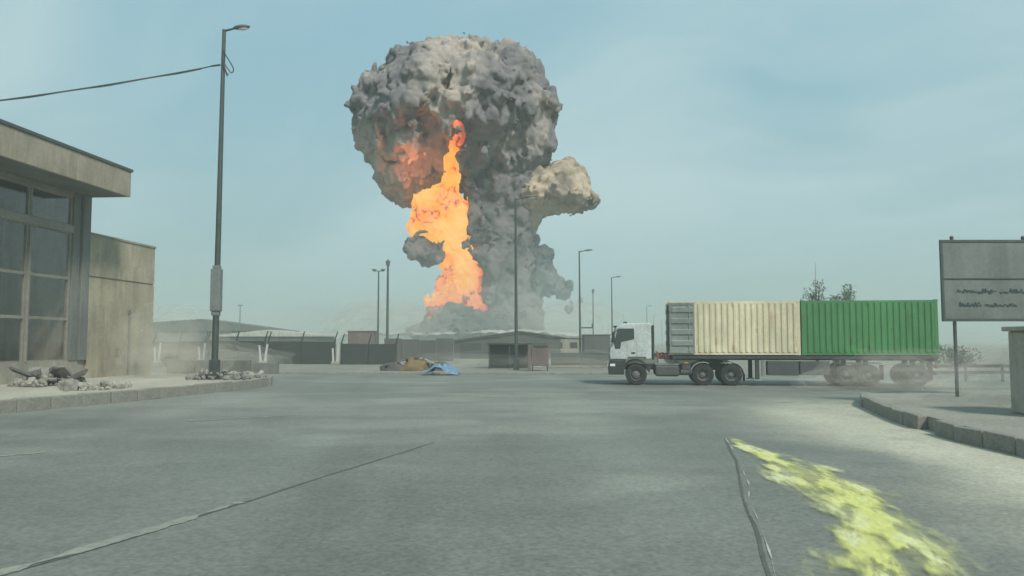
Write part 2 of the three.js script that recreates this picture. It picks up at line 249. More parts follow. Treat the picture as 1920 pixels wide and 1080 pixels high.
// ------------------------------------------------------------------ left building
{
  const t = thing('concrete_building', 'two storey concrete building with deep flat roof overhang and large dark windows', 'building', [-19.85, 0.38, -37.2]);
  t.rotation.y = -Math.atan(0.083);
  // local: z from 0 (far corner) towards the camera, x = 0 is the glazed front facing the road, the body lies at negative x
  const L = 15, D = 14, H = 8.5;
  mesh('wall', [bx(-D, 0, 0, 0.85, 0.001, L), bx(-D, 0.0, 0.85, H, L - 0.3, L), bx(-D, -D + 0.3, 0.85, H, 0.3, L - 0.3), bx(-D, -0.35, 0.85, H, 0, 0.3)], mat.concrete, t);
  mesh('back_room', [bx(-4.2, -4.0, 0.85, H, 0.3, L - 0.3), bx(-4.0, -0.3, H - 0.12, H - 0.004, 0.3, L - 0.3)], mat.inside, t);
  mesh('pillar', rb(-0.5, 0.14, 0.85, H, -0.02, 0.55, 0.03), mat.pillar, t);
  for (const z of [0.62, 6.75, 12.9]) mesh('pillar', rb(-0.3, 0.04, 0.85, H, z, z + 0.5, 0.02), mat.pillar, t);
  // roof slab, deep fascia boards and dark drip edge
  const roof = mesh('roof', bx(-D, 1.9, H + 0.15, H + 1.15, 0.15, L + 0.8), mat.concrete, t);
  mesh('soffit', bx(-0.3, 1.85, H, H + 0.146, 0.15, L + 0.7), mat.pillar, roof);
  for (let z = 0.0, k = 0; z < L + 0.8; z += 4.02, k++) mesh('fascia_panel', rb(1.9, 2.03, H - 0.06 , H + 1.12, z + 0.008, Math.min(z + 4.0, L + 0.85), 0.02), mat.fascia, roof);
  mesh('fascia_panel', rb(-D, 1.89, H - 0.05, H + 1.12, -0.03, 0.1, 0.02), mat.fascia, roof);
  mesh('drip_edge', [bx(1.85, 2.08, H + 1.125, H + 1.25, -0.08, L + 0.9), bx(-D, 1.84, H + 1.125, H + 1.25, -0.08, 0.14)], mat.darkGrey, roof);
  // windows: two bays between the pillars, each with a row of top lights above and casements of three panes below
  const bay = (z0, z1) => {
    const wmid = (z0 + z1) / 2;
    mesh('transom', [rb(-0.22, 0.05, 6.62, 6.95, z0, z1, 0.02), rb(-0.2, 0.02, H - 0.25, H - 0.004, z0, z1, 0.02)], mat.frame, t);
    const win = (za, zb, ys) => {
      const f = mesh('window', [bx(-0.16, -0.04, ys[0], ys[ys.length - 1], za, za + 0.11), bx(-0.16, -0.04, ys[0], ys[ys.length - 1], zb - 0.11, zb), ...ys.map((y, k) => bx(-0.155, -0.045, y - (k ? 0.06 : 0), y + (k === ys.length - 1 ? 0 : 0.06), za + 0.11, zb - 0.11))], mat.frame, t);
      for (let k = 0; k + 1 < ys.length; k++) { const q = mesh('pane', bx(-0.104, -0.096, ys[k] + 0.05, ys[k + 1] - 0.05, za + 0.1, zb - 0.1), mat.pane, f); }
    };
    win(z0, wmid - 0.05, [0.85, 2.72, 4.55, 6.62]); win(wmid + 0.05, z1, [0.85, 2.72, 4.55, 6.62]);
    mesh('mullion', rb(-0.22, 0.04, 0.85, 6.62, wmid - 0.05, wmid + 0.05, 0.01), mat.frame, t);
    const third = (z1 - z0) / 2;
    for (let k = 0; k < 2; k++) win(z0 + k * third + (k ? 0.02 : 0) + 0.0, z0 + (k + 1) * third - (k ? 0 : 0.02), [6.95, H - 0.25]);
  };
  bay(1.14, 6.73); bay(7.27, 12.88);
  // lower plastered annex behind, flush with the front
  const a = thing('annex_building', 'lower plain beige plastered annex behind the glazed building', 'building', [-19.75, 0.38, -37.2]);
  a.rotation.y = t.rotation.y;
  mesh('wall', [bx(-12, -0.06, 0.0, 4.72, -5.9, -0.14), bx(-12, -0.06, 4.8, 6.72, -5.9, -0.14), bx(-12, -0.12, 4.72, 4.8, -5.88, -0.16)], mat.beige, a);
  mesh('coping', rb(-12.05, -0.02, 6.722, 6.84, -5.94, -0.12, 0.02), mat.concrete, a);
  mesh('drain_pipe', [rod(V(0.0, 0.05, -3.55), V(0.0, 3.3, -3.55), 0.05), ...[0.6, 1.9, 3.1].map((y) => bx(-0.07, 0.06, y, y + 0.06, -3.62, -3.48))], mat.pillar, a);
  const lw = thing('low_wall', 'low grey wall behind the pavement corner beside the beige annex', 'wall', [-18.6, 0.38, -43.4], 0.0);
  for (let k = 0; k < 4; k++) mesh('block', rb(k * 1.5, k * 1.5 + 1.48, 0, 0.72 - (k === 3 ? 0.15 : 0), -0.15, 0.15, 0.03), mat.pillar, lw);
}

// ------------------------------------------------------------------ street lamps, poles, cable
function lampHead(t, y, reach, rise, side = 1, yaw = 0, sc = 1) {
  mesh('arm', [rod(V(0, y - 0.05, 0), V(side * reach * 0.5, y + rise * 0.55, 0), 0.05 * sc, 0.045 * sc)], mat.steel, t);
  const g = new THREE.SphereGeometry(1, 16, 10).scale(reach * 0.36, 0.1 * sc, 0.17 * sc).rotateZ(side * Math.atan2(rise * 0.6, reach)).translate(side * reach * 0.78, y + rise * 0.82, 0);
  const head = mesh('lamp_head', g, mat.lampHead, t);
  const b = new THREE.SphereGeometry(1, 12, 8).scale(reach * 0.22, 0.05 * sc, 0.12 * sc).rotateZ(side * Math.atan2(rise * 0.6, reach)).translate(side * reach * 0.84, y + rise * 0.82 - 0.075 * sc, 0);
  mesh('lens', b, mat.lens, head);
}
{
  const t = thing('street_lamp', 'tall steel street lamp with a cable and box sleeve on the pavement corner', 'street lamp', [-13.55, 0.37, -36.6], 0, 'street lamps with a single arm');
  mesh('pole', rod(V(0, 0, 0), V(0.06, 16.3, 0), 0.155, 0.085, 14), mat.steel, t);
  mesh('base_plate', [rb(-0.28, 0.28, 0, 0.06, -0.28, 0.28, 0.02), rb(-0.2, 0.2, 0.06, 0.9, -0.2, 0.2, 0.03)], mat.steel, t);
  mesh('box_sleeve', [rb(-0.22, 0.22, 3.1, 5.05, -0.2, 0.2, 0.04), rb(-0.16, 0.16, 5.052, 5.2, -0.15, 0.15, 0.03), rb(-0.17, 0.17, 2.9, 3.098, -0.15, 0.15, 0.03)], mat.greyPaint, t);
  lampHead(t, 16.27, 1.12, 0.18, 1, 0, 1.1);
  mesh('cable_loop', [tube([V(0.05, 15.3, 0.1), V(0.3, 14.9, 0.12), V(0.58, 14.35, 0.1), V(0.5, 14.2, 0.1), V(0.28, 14.45, 0.12), V(0.06, 14.8, 0.1)], 0.028, 30), tube([V(0.06, 14.95, 0.12), V(0.16, 14.5, 0.14), V(0.3, 14.05, 0.1)], 0.035, 12), tube([V(0.05, 14.7, 0.12), V(0.2, 14.3, 0.14), V(0.36, 14.12, 0.1)], 0.02, 12)], mat.cable, t);
  mesh('insulator', [rod(V(-0.08, 14.62, 0), V(-0.5, 14.56, 0), 0.05, 0.045), rod(V(-0.48, 14.56, 0), V(-0.95, 14.45, 0), 0.03, 0.03)], mat.cable, t);
  const pm = thing('roof_mast', 'short steel mast on the roof of the glazed building carrying the cable', 'mast', [-30.5, 10.1 - 0.1, -33.5]);
  mesh('pole', rod(V(0, 0, 0), V(0, 1.55, 0), 0.06, 0.05), mat.steel, pm); mesh('base_plate', rb(-0.2, 0.2, 0, 0.05, -0.2, 0.2, 0.01), mat.steel, pm);
  const pts = []; for (let i = 0; i <= 16; i++) { const u = i / 16; pts.push(V(mix(-14.5, -30.5, u), mix(14.82, 11.42, u) - 4 * u * (1 - u) * 0.25, mix(-36.6, -33.5, u))); }
  tag(mesh('overhead_cable', [tube(pts, 0.035, 60), tube(pts.map((p, i) => V(p.x, p.y - 0.05 - 0.02 * Math.sin(i * 2), p.z + 0.04)), 0.02, 60)], mat.cable), 'thin dark overhead cable running left from the tall street lamp', 'cable');
}
// the row along the road to the right, 12 m high
const row = [[0.3, -55.5, 'dark street lamp standing in front of the smoke column'], [7.4, -87, 'slim street lamp between the smoke and the truck cab'], [15.4, -123, 'hazy street lamp just above the white truck cab'], [37.8, -224, 'faint street lamp seen just behind the cab roof'], [53, -299, 'very faint street lamp, second beyond the cab roof'], [70, -374, 'barely visible street lamp, third beyond the cab roof'], [90, -466, 'most distant street lamp right beside the container edge']];
for (const [x, z, label] of row) {
  const t = thing('street_lamp', label, 'street lamp', [x, z > -75 ? 0.12 : -0.03, z], 0, 'street lamps with a single arm');
  mesh('pole', rod(V(0, 0, 0), V(-0.05, 12, 0), 0.13, 0.075, 10), mat.steel, t);
  mesh('base_plate', rb(-0.2, 0.2, 0, 0.8, -0.2, 0.2, 0.03), mat.steel, t);
  lampHead(t, 11.95, 1.25, 0.16);
  if (z === -87) mesh('cross_arm', [rod(V(0.05, 3.6, 0), V(1.35, 3.62, 0), 0.07), rod(V(1.3, 3.62, 0), V(1.32, 4.1, 0), 0.05)], mat.steel, t);
}
{
  let t = thing('floodlight_pole', 'dark pole with a round lamp on top left of the fireball', 'pole', [-15.1, -0.03, -97]);
  mesh('pole', rod(V(0, 0, 0), V(0, 11.6, 0), 0.19, 0.12, 10), mat.steel, t); mesh('lamp_head', [new THREE.CylinderGeometry(0.3, 0.22, 0.55, 12).translate(0, 11.6, 0), new THREE.ConeGeometry(0.24, 0.3, 10).translate(0, 12.0, 0)], mat.lampHead, t);
  t = thing('floodlight_pole', 'thinner pole with a T shaped lamp bar left of the fireball', 'pole', [-18.4, -0.03, -110]);
  mesh('pole', rod(V(0, 0, 0), V(0, 11.8, 0), 0.15, 0.1, 10), mat.steel, t);
  mesh('lamp_bar', [bx(-0.75, 0.75, 11.75, 11.87, -0.08, 0.08), rb(-0.9, -0.35, 11.88, 12.1, -0.2, 0.2, 0.05), rb(0.35, 0.9, 11.88, 12.1, -0.2, 0.2, 0.05)], mat.lampHead, t);
  t = thing('floodlight_pole', 'thin faint mast between the two street lamps left of the cab', 'pole', [15.2, -0.03, -150]);
  mesh('pole', rod(V(0, 0, 0), V(0, 11.2, 0), 0.13, 0.08, 8), mat.steel, t); mesh('lamp_head', rb(-0.2, 0.25, 11.2, 11.9, -0.2, 0.2, 0.05), mat.lampHead, t);
  t = thing('floodlight_pole', 'very faint far pole in the haze right of the tall street lamp', 'pole', [-68, -0.03, -200]);
  mesh('pole', rod(V(0, 0, 0), V(0, 11, 0), 0.16, 0.1, 8), mat.steel, t); mesh('lamp_head', bx(-0.6, 0.6, 11, 11.25, -0.2, 0.2), mat.lampHead, t);
  t = thing('antenna_mast', 'thin faint antenna mast rising above the sparse tree', 'mast', [39.2, -0.03, -103]);
  mesh('pole', [rod(V(0, 0, 0), V(0, 9.5, 0), 0.16, 0.1, 8), rod(V(0, 9.5, 0), V(0, 12.4, 0), 0.06, 0.03, 6)], mat.guard, t);
}

// ------------------------------------------------------------------ truck, trailer and containers (front to the left)
const TX = 4.68, TZ = -38.8, TR = -0.1334;
function wheel(t, x, z, r, w, out, extra) { // out = +1 faces the camera side
  const k = new THREE.Group(); k.name = 'wheel'; k.position.set(x, r, z); t.add(k);
  const prof = [[r * 0.56, -w / 2], [r * 0.9, -w / 2], [r * 0.985, -w * 0.42], [r, -w * 0.3], [r, w * 0.3], [r * 0.985, w * 0.42], [r * 0.9, w / 2], [r * 0.56, w / 2]].map((p) => new THREE.Vector2(...p));
  mesh('tyre', new THREE.LatheGeometry(prof, 32).rotateX(Math.PI / 2), mat.rubber, k);
  const rp = (extra ? [[0.001, 0.1], [0.1, 0.1], [0.13, 0.06], [0.2, 0.055], [0.22, -0.02], [r * 0.5, -0.03], [r * 0.52, 0.12], [r * 0.58, 0.135]] : [[0.001, 0.02], [0.12, 0.02], [0.14, -0.06], [0.2, -0.07], [0.24, -0.02], [r * 0.42, -0.1], [r * 0.52, 0.12], [r * 0.58, 0.135]]).map((p) => new THREE.Vector2(p[0], p[1]));
  const g = new THREE.LatheGeometry(rp, 24).rotateX(Math.PI / 2); if (out < 0) g.rotateY(Math.PI);
  const rim = mesh('rim', g, mat.rim, k);
  const bolts = []; for (let i = 0; i < 10; i++) { const a = i / 10 * Math.PI * 2; bolts.push(new THREE.CylinderGeometry(0.016, 0.016, 0.05, 6).rotateX(Math.PI / 2).translate(Math.cos(a) * 0.165, Math.sin(a) * 0.165, out * (extra ? 0.07 : -0.05))); }
  mesh('wheel_nuts', bolts, mat.guard, rim).userData.kind = 'stuff';
}
const tractor = thing('tractor_unit', 'white cab-over truck tractor pulling the container trailer to the left', 'truck', [TX, 0, TZ], TR);
{
  const t = tractor, W = 2.45; // near side at z = 0, far side at z = -W
  const prof = [[0.06, 1.22], [0.02, 1.5], [0.06, 1.85], [0.16, 2.1], [0.36, 2.78], [0.5, 2.9], [0.75, 2.97], [1.9, 2.99], [2.04, 2.94], [2.06, 2.2], [2.06, 1.25], [1.78, 1.22], [1.72, 1.32], [0.92, 1.32], [0.86, 1.22]];
  mesh('cab', extr(prof, W, 0.07, 3).translate(0, 0, -W), mat.white, t);
  // side windows (near and far), windscreen
  for (const s of [0, 1]) {
    const z = s ? -W - 0.008 : -0.03, q = extr([[0.43, 2.72], [1.22, 2.72], [1.22, 2.2], [0.6, 2.06], [0.55, 1.74], [0.3, 1.74], [0.25, 2.0]], 0.038, 0.006, 1).translate(0, 0, z);
    const dr = mesh('door', [bx(0.86, 0.872, 1.34, 2.02, z + 0.0, z + 0.036), bx(1.34, 1.352, 1.34, 2.8, z, z + 0.036)], mat.greyPaint, t);
    mesh('door_window', q, mat.glassDark, dr);
    mesh('handle', rb(1.08, 1.26, 1.52, 1.58, z + (s ? -0.03 : 0.02), z + (s ? 0.02 : 0.07), 0.015), mat.blackPlastic, dr);
  }
  mesh('windscreen', extr([[0.115, 2.04], [0.085, 2.04], [0.3, 2.76], [0.335, 2.76]], W - 0.24, 0.008, 1).translate(0, 0, -W + 0.12), mat.glassDark, t);
  mesh('sun_visor', rb(0.22, 0.42, 2.8, 2.86, -W + 0.15, -0.15, 0.02), mat.blackPlastic, t);
  mesh('roof_lamp', rb(0.72, 0.9, 2.98, 3.06, -0.5, -0.3, 0.03), mat.darkGrey, t);
  mesh('roof_lamp', rb(0.72, 0.9, 2.98, 3.06, -W + 0.3, -W + 0.5, 0.03), mat.darkGrey, t);
  each('cab_back_edge', [rb(2.062, 2.17, 1.22, 2.88, -0.1, 0.02, 0.02), rb(2.062, 2.17, 1.22, 2.88, -W - 0.02, -W + 0.1, 0.02)], mat.blackPlastic, t);
  const bump = mesh('bumper', [extr([[-0.02, 0.5], [-0.05, 0.85], [0.02, 1.2], [0.8, 1.2], [0.78, 1.05], [0.72, 0.5]], W + 0.02, 0.05, 2).translate(0, 0, -W - 0.01)], mat.blackPlastic, t);
  for (const z of [-0.42, -W + 0.08]) mesh('headlight', rb(-0.08, 0.1, 0.78, 1.0, z, z + 0.36, 0.04), mat.lens, bump);
  mesh('fog_lamp', rb(0.06, 0.3, 0.9, 1.02, 0.0, 0.03, 0.01), mat.lens, bump);
  mesh('grille', [0, 1, 2, 3].map((k) => bx(-0.005, 0.06, 1.3 + k * 0.13, 1.38 + k * 0.13, -W + 0.4, -0.4)), mat.blackPlastic, t);
  for (const s of [1, -1]) { const z = s > 0 ? 0.12 : -W - 0.12; mesh('mirror', [rod(V(0.42, 2.66, s > 0 ? 0 : -W), V(0.28, 2.5, z), 0.02), rb(0.14, 0.3, 2.06, 2.55, z - 0.1, z + 0.1, 0.03)], mat.blackPlastic, t); }
  // wheel arch and front wheels
  const arch = (x, r0, r1, a0, a1, z0, z1) => { const pts = []; for (let i = 0; i <= 14; i++) { const a = mix(a0, a1, i / 14); pts.push([x + Math.cos(a) * r1, Math.sin(a) * r1]); } for (let i = 14; i >= 0; i--) { const a = mix(a0, a1, i / 14); pts.push([x + Math.cos(a) * r0, Math.sin(a) * r0]); } return extr(pts, z1 - z0).translate(0, 0, z0); };
  each('wheel_arch', [arch(1.3, 0.6, 0.68, 0.15, Math.PI - 0.3, -0.42, -0.01).translate(0, 0.53, 0), arch(1.3, 0.6, 0.68, 0.15, Math.PI - 0.3, -W + 0.01, -W + 0.42).translate(0, 0.53, 0)], mat.blackPlastic, t);
  for (const z of [-0.19, -W + 0.19]) wheel(t, 1.3, z, 0.51, 0.3, z > -1 ? 1 : -1, true);
  // frame, tanks, steps, fifth wheel
  mesh('chassis', [bx(0.75, 6.25, 0.72, 0.98, -0.85, -0.72), bx(0.75, 6.25, 0.72, 0.98, -1.75, -1.62), ...[1.0, 2.4, 3.6, 4.8, 6.15].map((x) => bx(x, x + 0.1, 0.74, 0.96, -1.62, -0.85))], mat.chassis, t);
  const lie = (x0, x1, y, r, z) => new THREE.CylinderGeometry(r, r, x1 - x0, 20).rotateZ(Math.PI / 2).translate((x0 + x1) / 2, y, z);
  mesh('fuel_tank', [rb(2.2, 3.35, 0.42, 0.96, -0.68, -0.06, 0.12, 3)], mat.darkGrey, t);
  each('air_tank', [lie(3.42, 3.95, 0.62, 0.14, -0.25), lie(3.42, 3.95, 0.62, 0.14, -0.56), bx(3.5, 3.9, 0.78, 1.0, -0.62, -0.2)], mat.darkGrey, t);
  mesh('side_tank', [rb(2.2, 3.6, 0.42, 0.96, -W + 0.06, -W + 0.68, 0.12, 3)], mat.darkGrey, t);
  mesh('deck_plate', [bx(2.2, 3.35, 0.985, 1.03, -1.6, -0.2), rb(2.35, 2.75, 1.035, 1.24, -0.7, -0.25, 0.03)], mat.guard, t);
  mesh('hose_coil', [...[0, 1, 2, 3].map((k) => new THREE.TorusGeometry(0.17, 0.026, 8, 20).rotateY(Math.PI / 2 - 0.5).translate(2.42 + k * 0.16, 1.36 + 0.03 * (k % 2), -0.55)), tube([V(2.3, 1.6, -1.0), V(2.6, 1.36, -0.6), V(2.95, 1.3, -0.55), V(3.25, 1.42, -0.9)], 0.026, 20)], mat.red, t);
  mesh('fifth_wheel', [rb(4.4, 5.5, 1.06, 1.16, -1.65, -0.8, 0.04), bx(4.5, 5.4, 0.984, 1.055, -1.55, -0.9)], mat.chassis, t);
  // tandem drive axles under pale mudguards
  for (const x of [4.45, 5.76]) { for (const [z, o] of [[-0.2, 1], [-0.54, -1], [-W + 0.2, -1], [-W + 0.54, 1]]) wheel(t, x, z, 0.51, 0.29, o, false); mesh('axle', lie(x - 0.01, x + 0.01, 0.51, 0.1, -1.2).clone().rotateY(0) && rod(V(x, 0.51, -W + 0.7), V(x, 0.51, -0.7), 0.12, 0.12, 10), mat.chassis, t); }
  mesh('mudguard', arch(4.45, 0.59, 0.63, 1.1, 2.75, -0.66, -0.02).translate(0, 0.5, 0), mat.guard, t);
  mesh('mudguard', arch(5.76, 0.59, 0.63, 0.12, 2.05, -0.66, -0.02).translate(0, 0.5, 0), mat.guard, t);
  each('mudguard', [arch(4.45, 0.59, 0.63, 1.1, 2.75, -W + 0.02, -W + 0.66).translate(0, 0.5, 0), arch(5.76, 0.59, 0.63, 0.12, 2.05, -W + 0.02, -W + 0.66).translate(0, 0.5, 0)], mat.guard, t);
  each('mud_flap', [bx(6.36, 6.385, 0.22, 0.62, -0.64, -0.06), bx(6.36, 6.385, 0.22, 0.62, -W + 0.06, -W + 0.64)], mat.rubber, t);
  mesh('side_reflector', rb(3.6, 3.75, 1.04, 1.1, -0.2, -0.14, 0.02), mat.amber, t);
}
const trailer = thing('semi_trailer', 'dark low skeletal semi trailer carrying the cream and green containers', 'trailer', [TX, 0, TZ], TR);
{
  const t = trailer, W = 2.45;
  mesh('frame', [bx(3.0, 15.0, 1.2, 1.44, -0.75, -0.6), bx(3.0, 15.0, 1.2, 1.44, -1.85, -1.7), ...[3.05, 5.2, 7.2, 8.9, 9.1, 11, 13, 14.8].map((x) => bx(x, x + 0.16, 1.24, 1.42, -2.42, -0.03)), bx(3.0, 15.0, 1.28, 1.42, -0.09, -0.02), bx(3.0, 15.0, 1.28, 1.42, -2.43, -2.36)], mat.chassis, t);
  mesh('king_pin_plate', bx(4.2, 5.7, 1.17, 1.198, -1.7, -0.75), mat.chassis, t);
  for (const z of [-0.3, -W + 0.1]) { const l = mesh('landing_leg', [bx(6.88, 7.06, 0.3, 1.2, z, z + 0.18)], mat.chassis, t); mesh('landing_foot', rb(6.8, 7.14, 0.24, 0.298, z - 0.06, z + 0.24, 0.02), mat.guard, l); }
  each('side_locker', [rb(7.42, 8.85, 0.5, 1.17, -0.55, -0.04, 0.03), rb(8.9, 10.25, 0.52, 1.17, -0.5, -0.05, 0.03)], mat.darkGrey, t);
  mesh('spare_support', [bx(7.15, 7.3, 0.46, 1.19, -0.2, -0.06)], mat.greyPaint, t);
  for (const x of [11.0, 12.0, 14.1]) { for (const [z, o] of [[-0.2, 1], [-0.54, -1], [-W + 0.2, -1], [-W + 0.54, 1]]) wheel(t, x, z, 0.51, 0.29, o, false); mesh('axle', rod(V(x, 0.51, -W + 0.7), V(x, 0.51, -0.7), 0.1, 0.1, 10), mat.chassis, t); mesh('suspension', [bx(x - 0.35, x + 0.35, 0.62, 0.72, -0.78, -0.68), bx(x - 0.1, x + 0.1, 0.72, 1.2, -0.78, -0.62), bx(x - 0.1, x + 0.1, 0.72, 1.2, -1.83, -1.67)], mat.chassis, t); }
  each('mudguard', [rb(10.45, 12.55, 1.07, 1.1, -0.66, -0.03, 0.01), rb(13.55, 14.7, 1.07, 1.1, -0.66, -0.03, 0.01)], mat.darkGrey, t);
  each('mud_flap', [bx(12.6, 12.625, 0.3, 1.0, -0.64, -0.06), bx(14.74, 14.765, 0.3, 1.05, -0.64, -0.06)], mat.rubber, t);
  mesh('rear_bumper', [bx(14.85, 14.97, 0.55, 0.7, -2.4, -0.05), bx(14.86, 14.96, 0.7, 1.2, -0.75, -0.6), bx(14.86, 14.96, 0.7, 1.2, -1.85, -1.7)], mat.chassis, t);
  each('tail_light', [rb(14.972, 15.02, 0.86, 1.0, -0.5, -0.12, 0.02), rb(14.972, 15.02, 0.86, 1.0, -2.33, -1.95, 0.02)], mat.red, t);
}
function container(label, x0, body, openDoor) {
  const t = thing('shipping_container', label, 'container', [TX + Math.cos(TR) * x0, 1.445, TZ - Math.sin(TR) * x0], TR, 'containers on the trailer');
  const L = 6.06, H = 2.59, W = 2.44;
  // corrugated sheet along x between the posts
  const wave = (len, n, d) => { const pts = []; for (let i = 0; i < n; i++) { const a = i * len / n, p = len / n; pts.push([a, 0], [a + p * 0.32, 0], [a + p * 0.5, -d], [a + p * 0.82, -d]); } pts.push([len, 0]); return pts; };
  const sheet = (len, n, d, h) => { const top = wave(len, n, d), pts = [...top, ...top.slice().reverse().map(([x, y]) => [x, y - 0.02])]; const g = extr(pts, h); g.rotateX(-Math.PI / 2); return g; }; // stands up: x along, y up, -z... depth
  const side = sheet(L - 0.3, 21, 0.045, H - 0.3);
  mesh('side_panel', side.clone().translate(0.15, 0.15, -0.03), body, t);
  mesh('side_panel', side.clone().rotateY(Math.PI).translate(L - 0.15, 0.15, -W + 0.03), body, t);
  const end = sheet(W - 0.3, 9, 0.045, H - 0.3);
  if (!openDoor) mesh('end_panel', end.clone().rotateY(-Math.PI / 2).translate(0.03, 0.15, -W + 0.15), body, t);
  mesh('end_panel', end.clone().rotateY(Math.PI / 2).translate(L - 0.03, 0.15, -0.15), body, t);
  mesh('corner_post', [0, 1].flatMap((a) => [0, 1].map((b) => rb(a ? L - 0.15 : 0, a ? L : 0.15, 0.13, H - 0.13, b ? -W : -0.15, b ? -W + 0.15 : 0, 0.015))), body, t);
  mesh('rail', [bx(0.15, L - 0.15, 0.02, 0.15, -0.1, -0.005), bx(0.15, L - 0.15, 0.02, 0.15, -W + 0.005, -W + 0.1), bx(0.15, L - 0.15, H - 0.15, H - 0.03, -0.1, -0.005), bx(0.15, L - 0.15, H - 0.15, H - 0.03, -W + 0.005, -W + 0.1), bx(0.005, 0.1, 0.02, 0.15, -W + 0.15, -0.15), bx(L - 0.1, L - 0.005, 0.02, 0.15, -W + 0.15, -0.15), bx(0.005, 0.1, H - 0.15, H - 0.03, -W + 0.15, -0.15), bx(L - 0.1, L - 0.005, H - 0.15, H - 0.03, -W + 0.15, -0.15)], body, t);
  mesh('roof', sheet(L - 0.2, 24, 0.02, W - 0.2).rotateX(Math.PI / 2).translate(0.1, H - 0.03, -W + 0.1).applyMatrix4(new THREE.Matrix4()), body, t);
  mesh('floor', bx(0.1, L - 0.1, 0.1, 0.16, -W + 0.1, -0.1), mat.chassis, t);
  const cast = [0, 1].flatMap((a) => [0, 1].flatMap((b) => [0, 1].map((c) => [a, b, c])));
  for (const [a, b, c] of cast) mesh('corner_casting', rb(a ? L - 0.17 : -0.005, a ? L + 0.005 : 0.17, c ? H - 0.128 : 0, c ? H : 0.128, b ? -W - 0.005 : -0.16, b ? -W + 0.16 : 0.005, 0.015), body, t);
  return t;
}
{
  const c = container('cream container with its grey door swung open against the front', 2.88, mat.cream, true);
  // one door leaf folded right round against the side; the other still shut
  const leaf = (parent) => { const d = mesh('door', [bx(0, 1.18, 0, 0.1, 0, 0.05), bx(0, 1.18, 2.3, 2.4, 0, 0.05), bx(0, 0.08, 0.1, 2.3, 0, 0.05), bx(1.1, 1.18, 0.1, 2.3, 0, 0.05), bx(0.08, 1.1, 0.1, 2.3, 0.008, 0.028), ...[0, 1, 2, 3].map((k) => extr([[0, 0], [0.05, 0.06], [0.05, 0.26], [0, 0.32]], 1.0).rotateY(-Math.PI / 2).translate(1.09, 0.3 + k * 0.53, 0.026))], mat.doorGrey, parent); return d; };
  const open = leaf(c); open.position.set(0.02, 0.1, 0.03);
  mesh('lock_rod', [rod(V(0.92, 0.02, 0.07), V(0.92, 2.38, 0.07), 0.016), ...[0.1, 1.0, 2.2].map((y) => bx(0.87, 0.97, y, y + 0.06, 0.05, 0.085))], mat.guard, open);
  mesh('hinge', [0.3, 1.1, 1.9].map((y) => bx(-0.025, 0.06, y, y + 0.14, -0.03, 0.01)), mat.darkGrey, open);
  const shut = leaf(c); shut.rotation.y = -Math.PI / 2; shut.position.set(0.04, 0.1, -2.4);
  mesh('inner_wall', bx(0.06, 0.09, 0.16, 2.43, -1.2, -0.16), mat.inside, c);
  // unreadable stencilled marks near the top right corner
  const R = rng(31), marks = []; for (let x = 4.55; x < 5.25; x += 0.1) if (R() > 0.25) marks.push(bx(x, x + 0.05 + R() * 0.04, 2.18 + R() * 0.03, 2.3 - R() * 0.03, 0.002, 0.006)); for (let k = 0; k < 5; k++) marks.push(bx(5.36, 5.43, 1.55 + k * 0.12, 1.62 + k * 0.12, 0.002, 0.006));
  mesh('stencil_mark', marks.map((g) => g.translate(0.1, 0, -0.033)), mat.darkGrey, c);
  container('bright green container at the rear of the trailer', 8.99, mat.green, false);
}

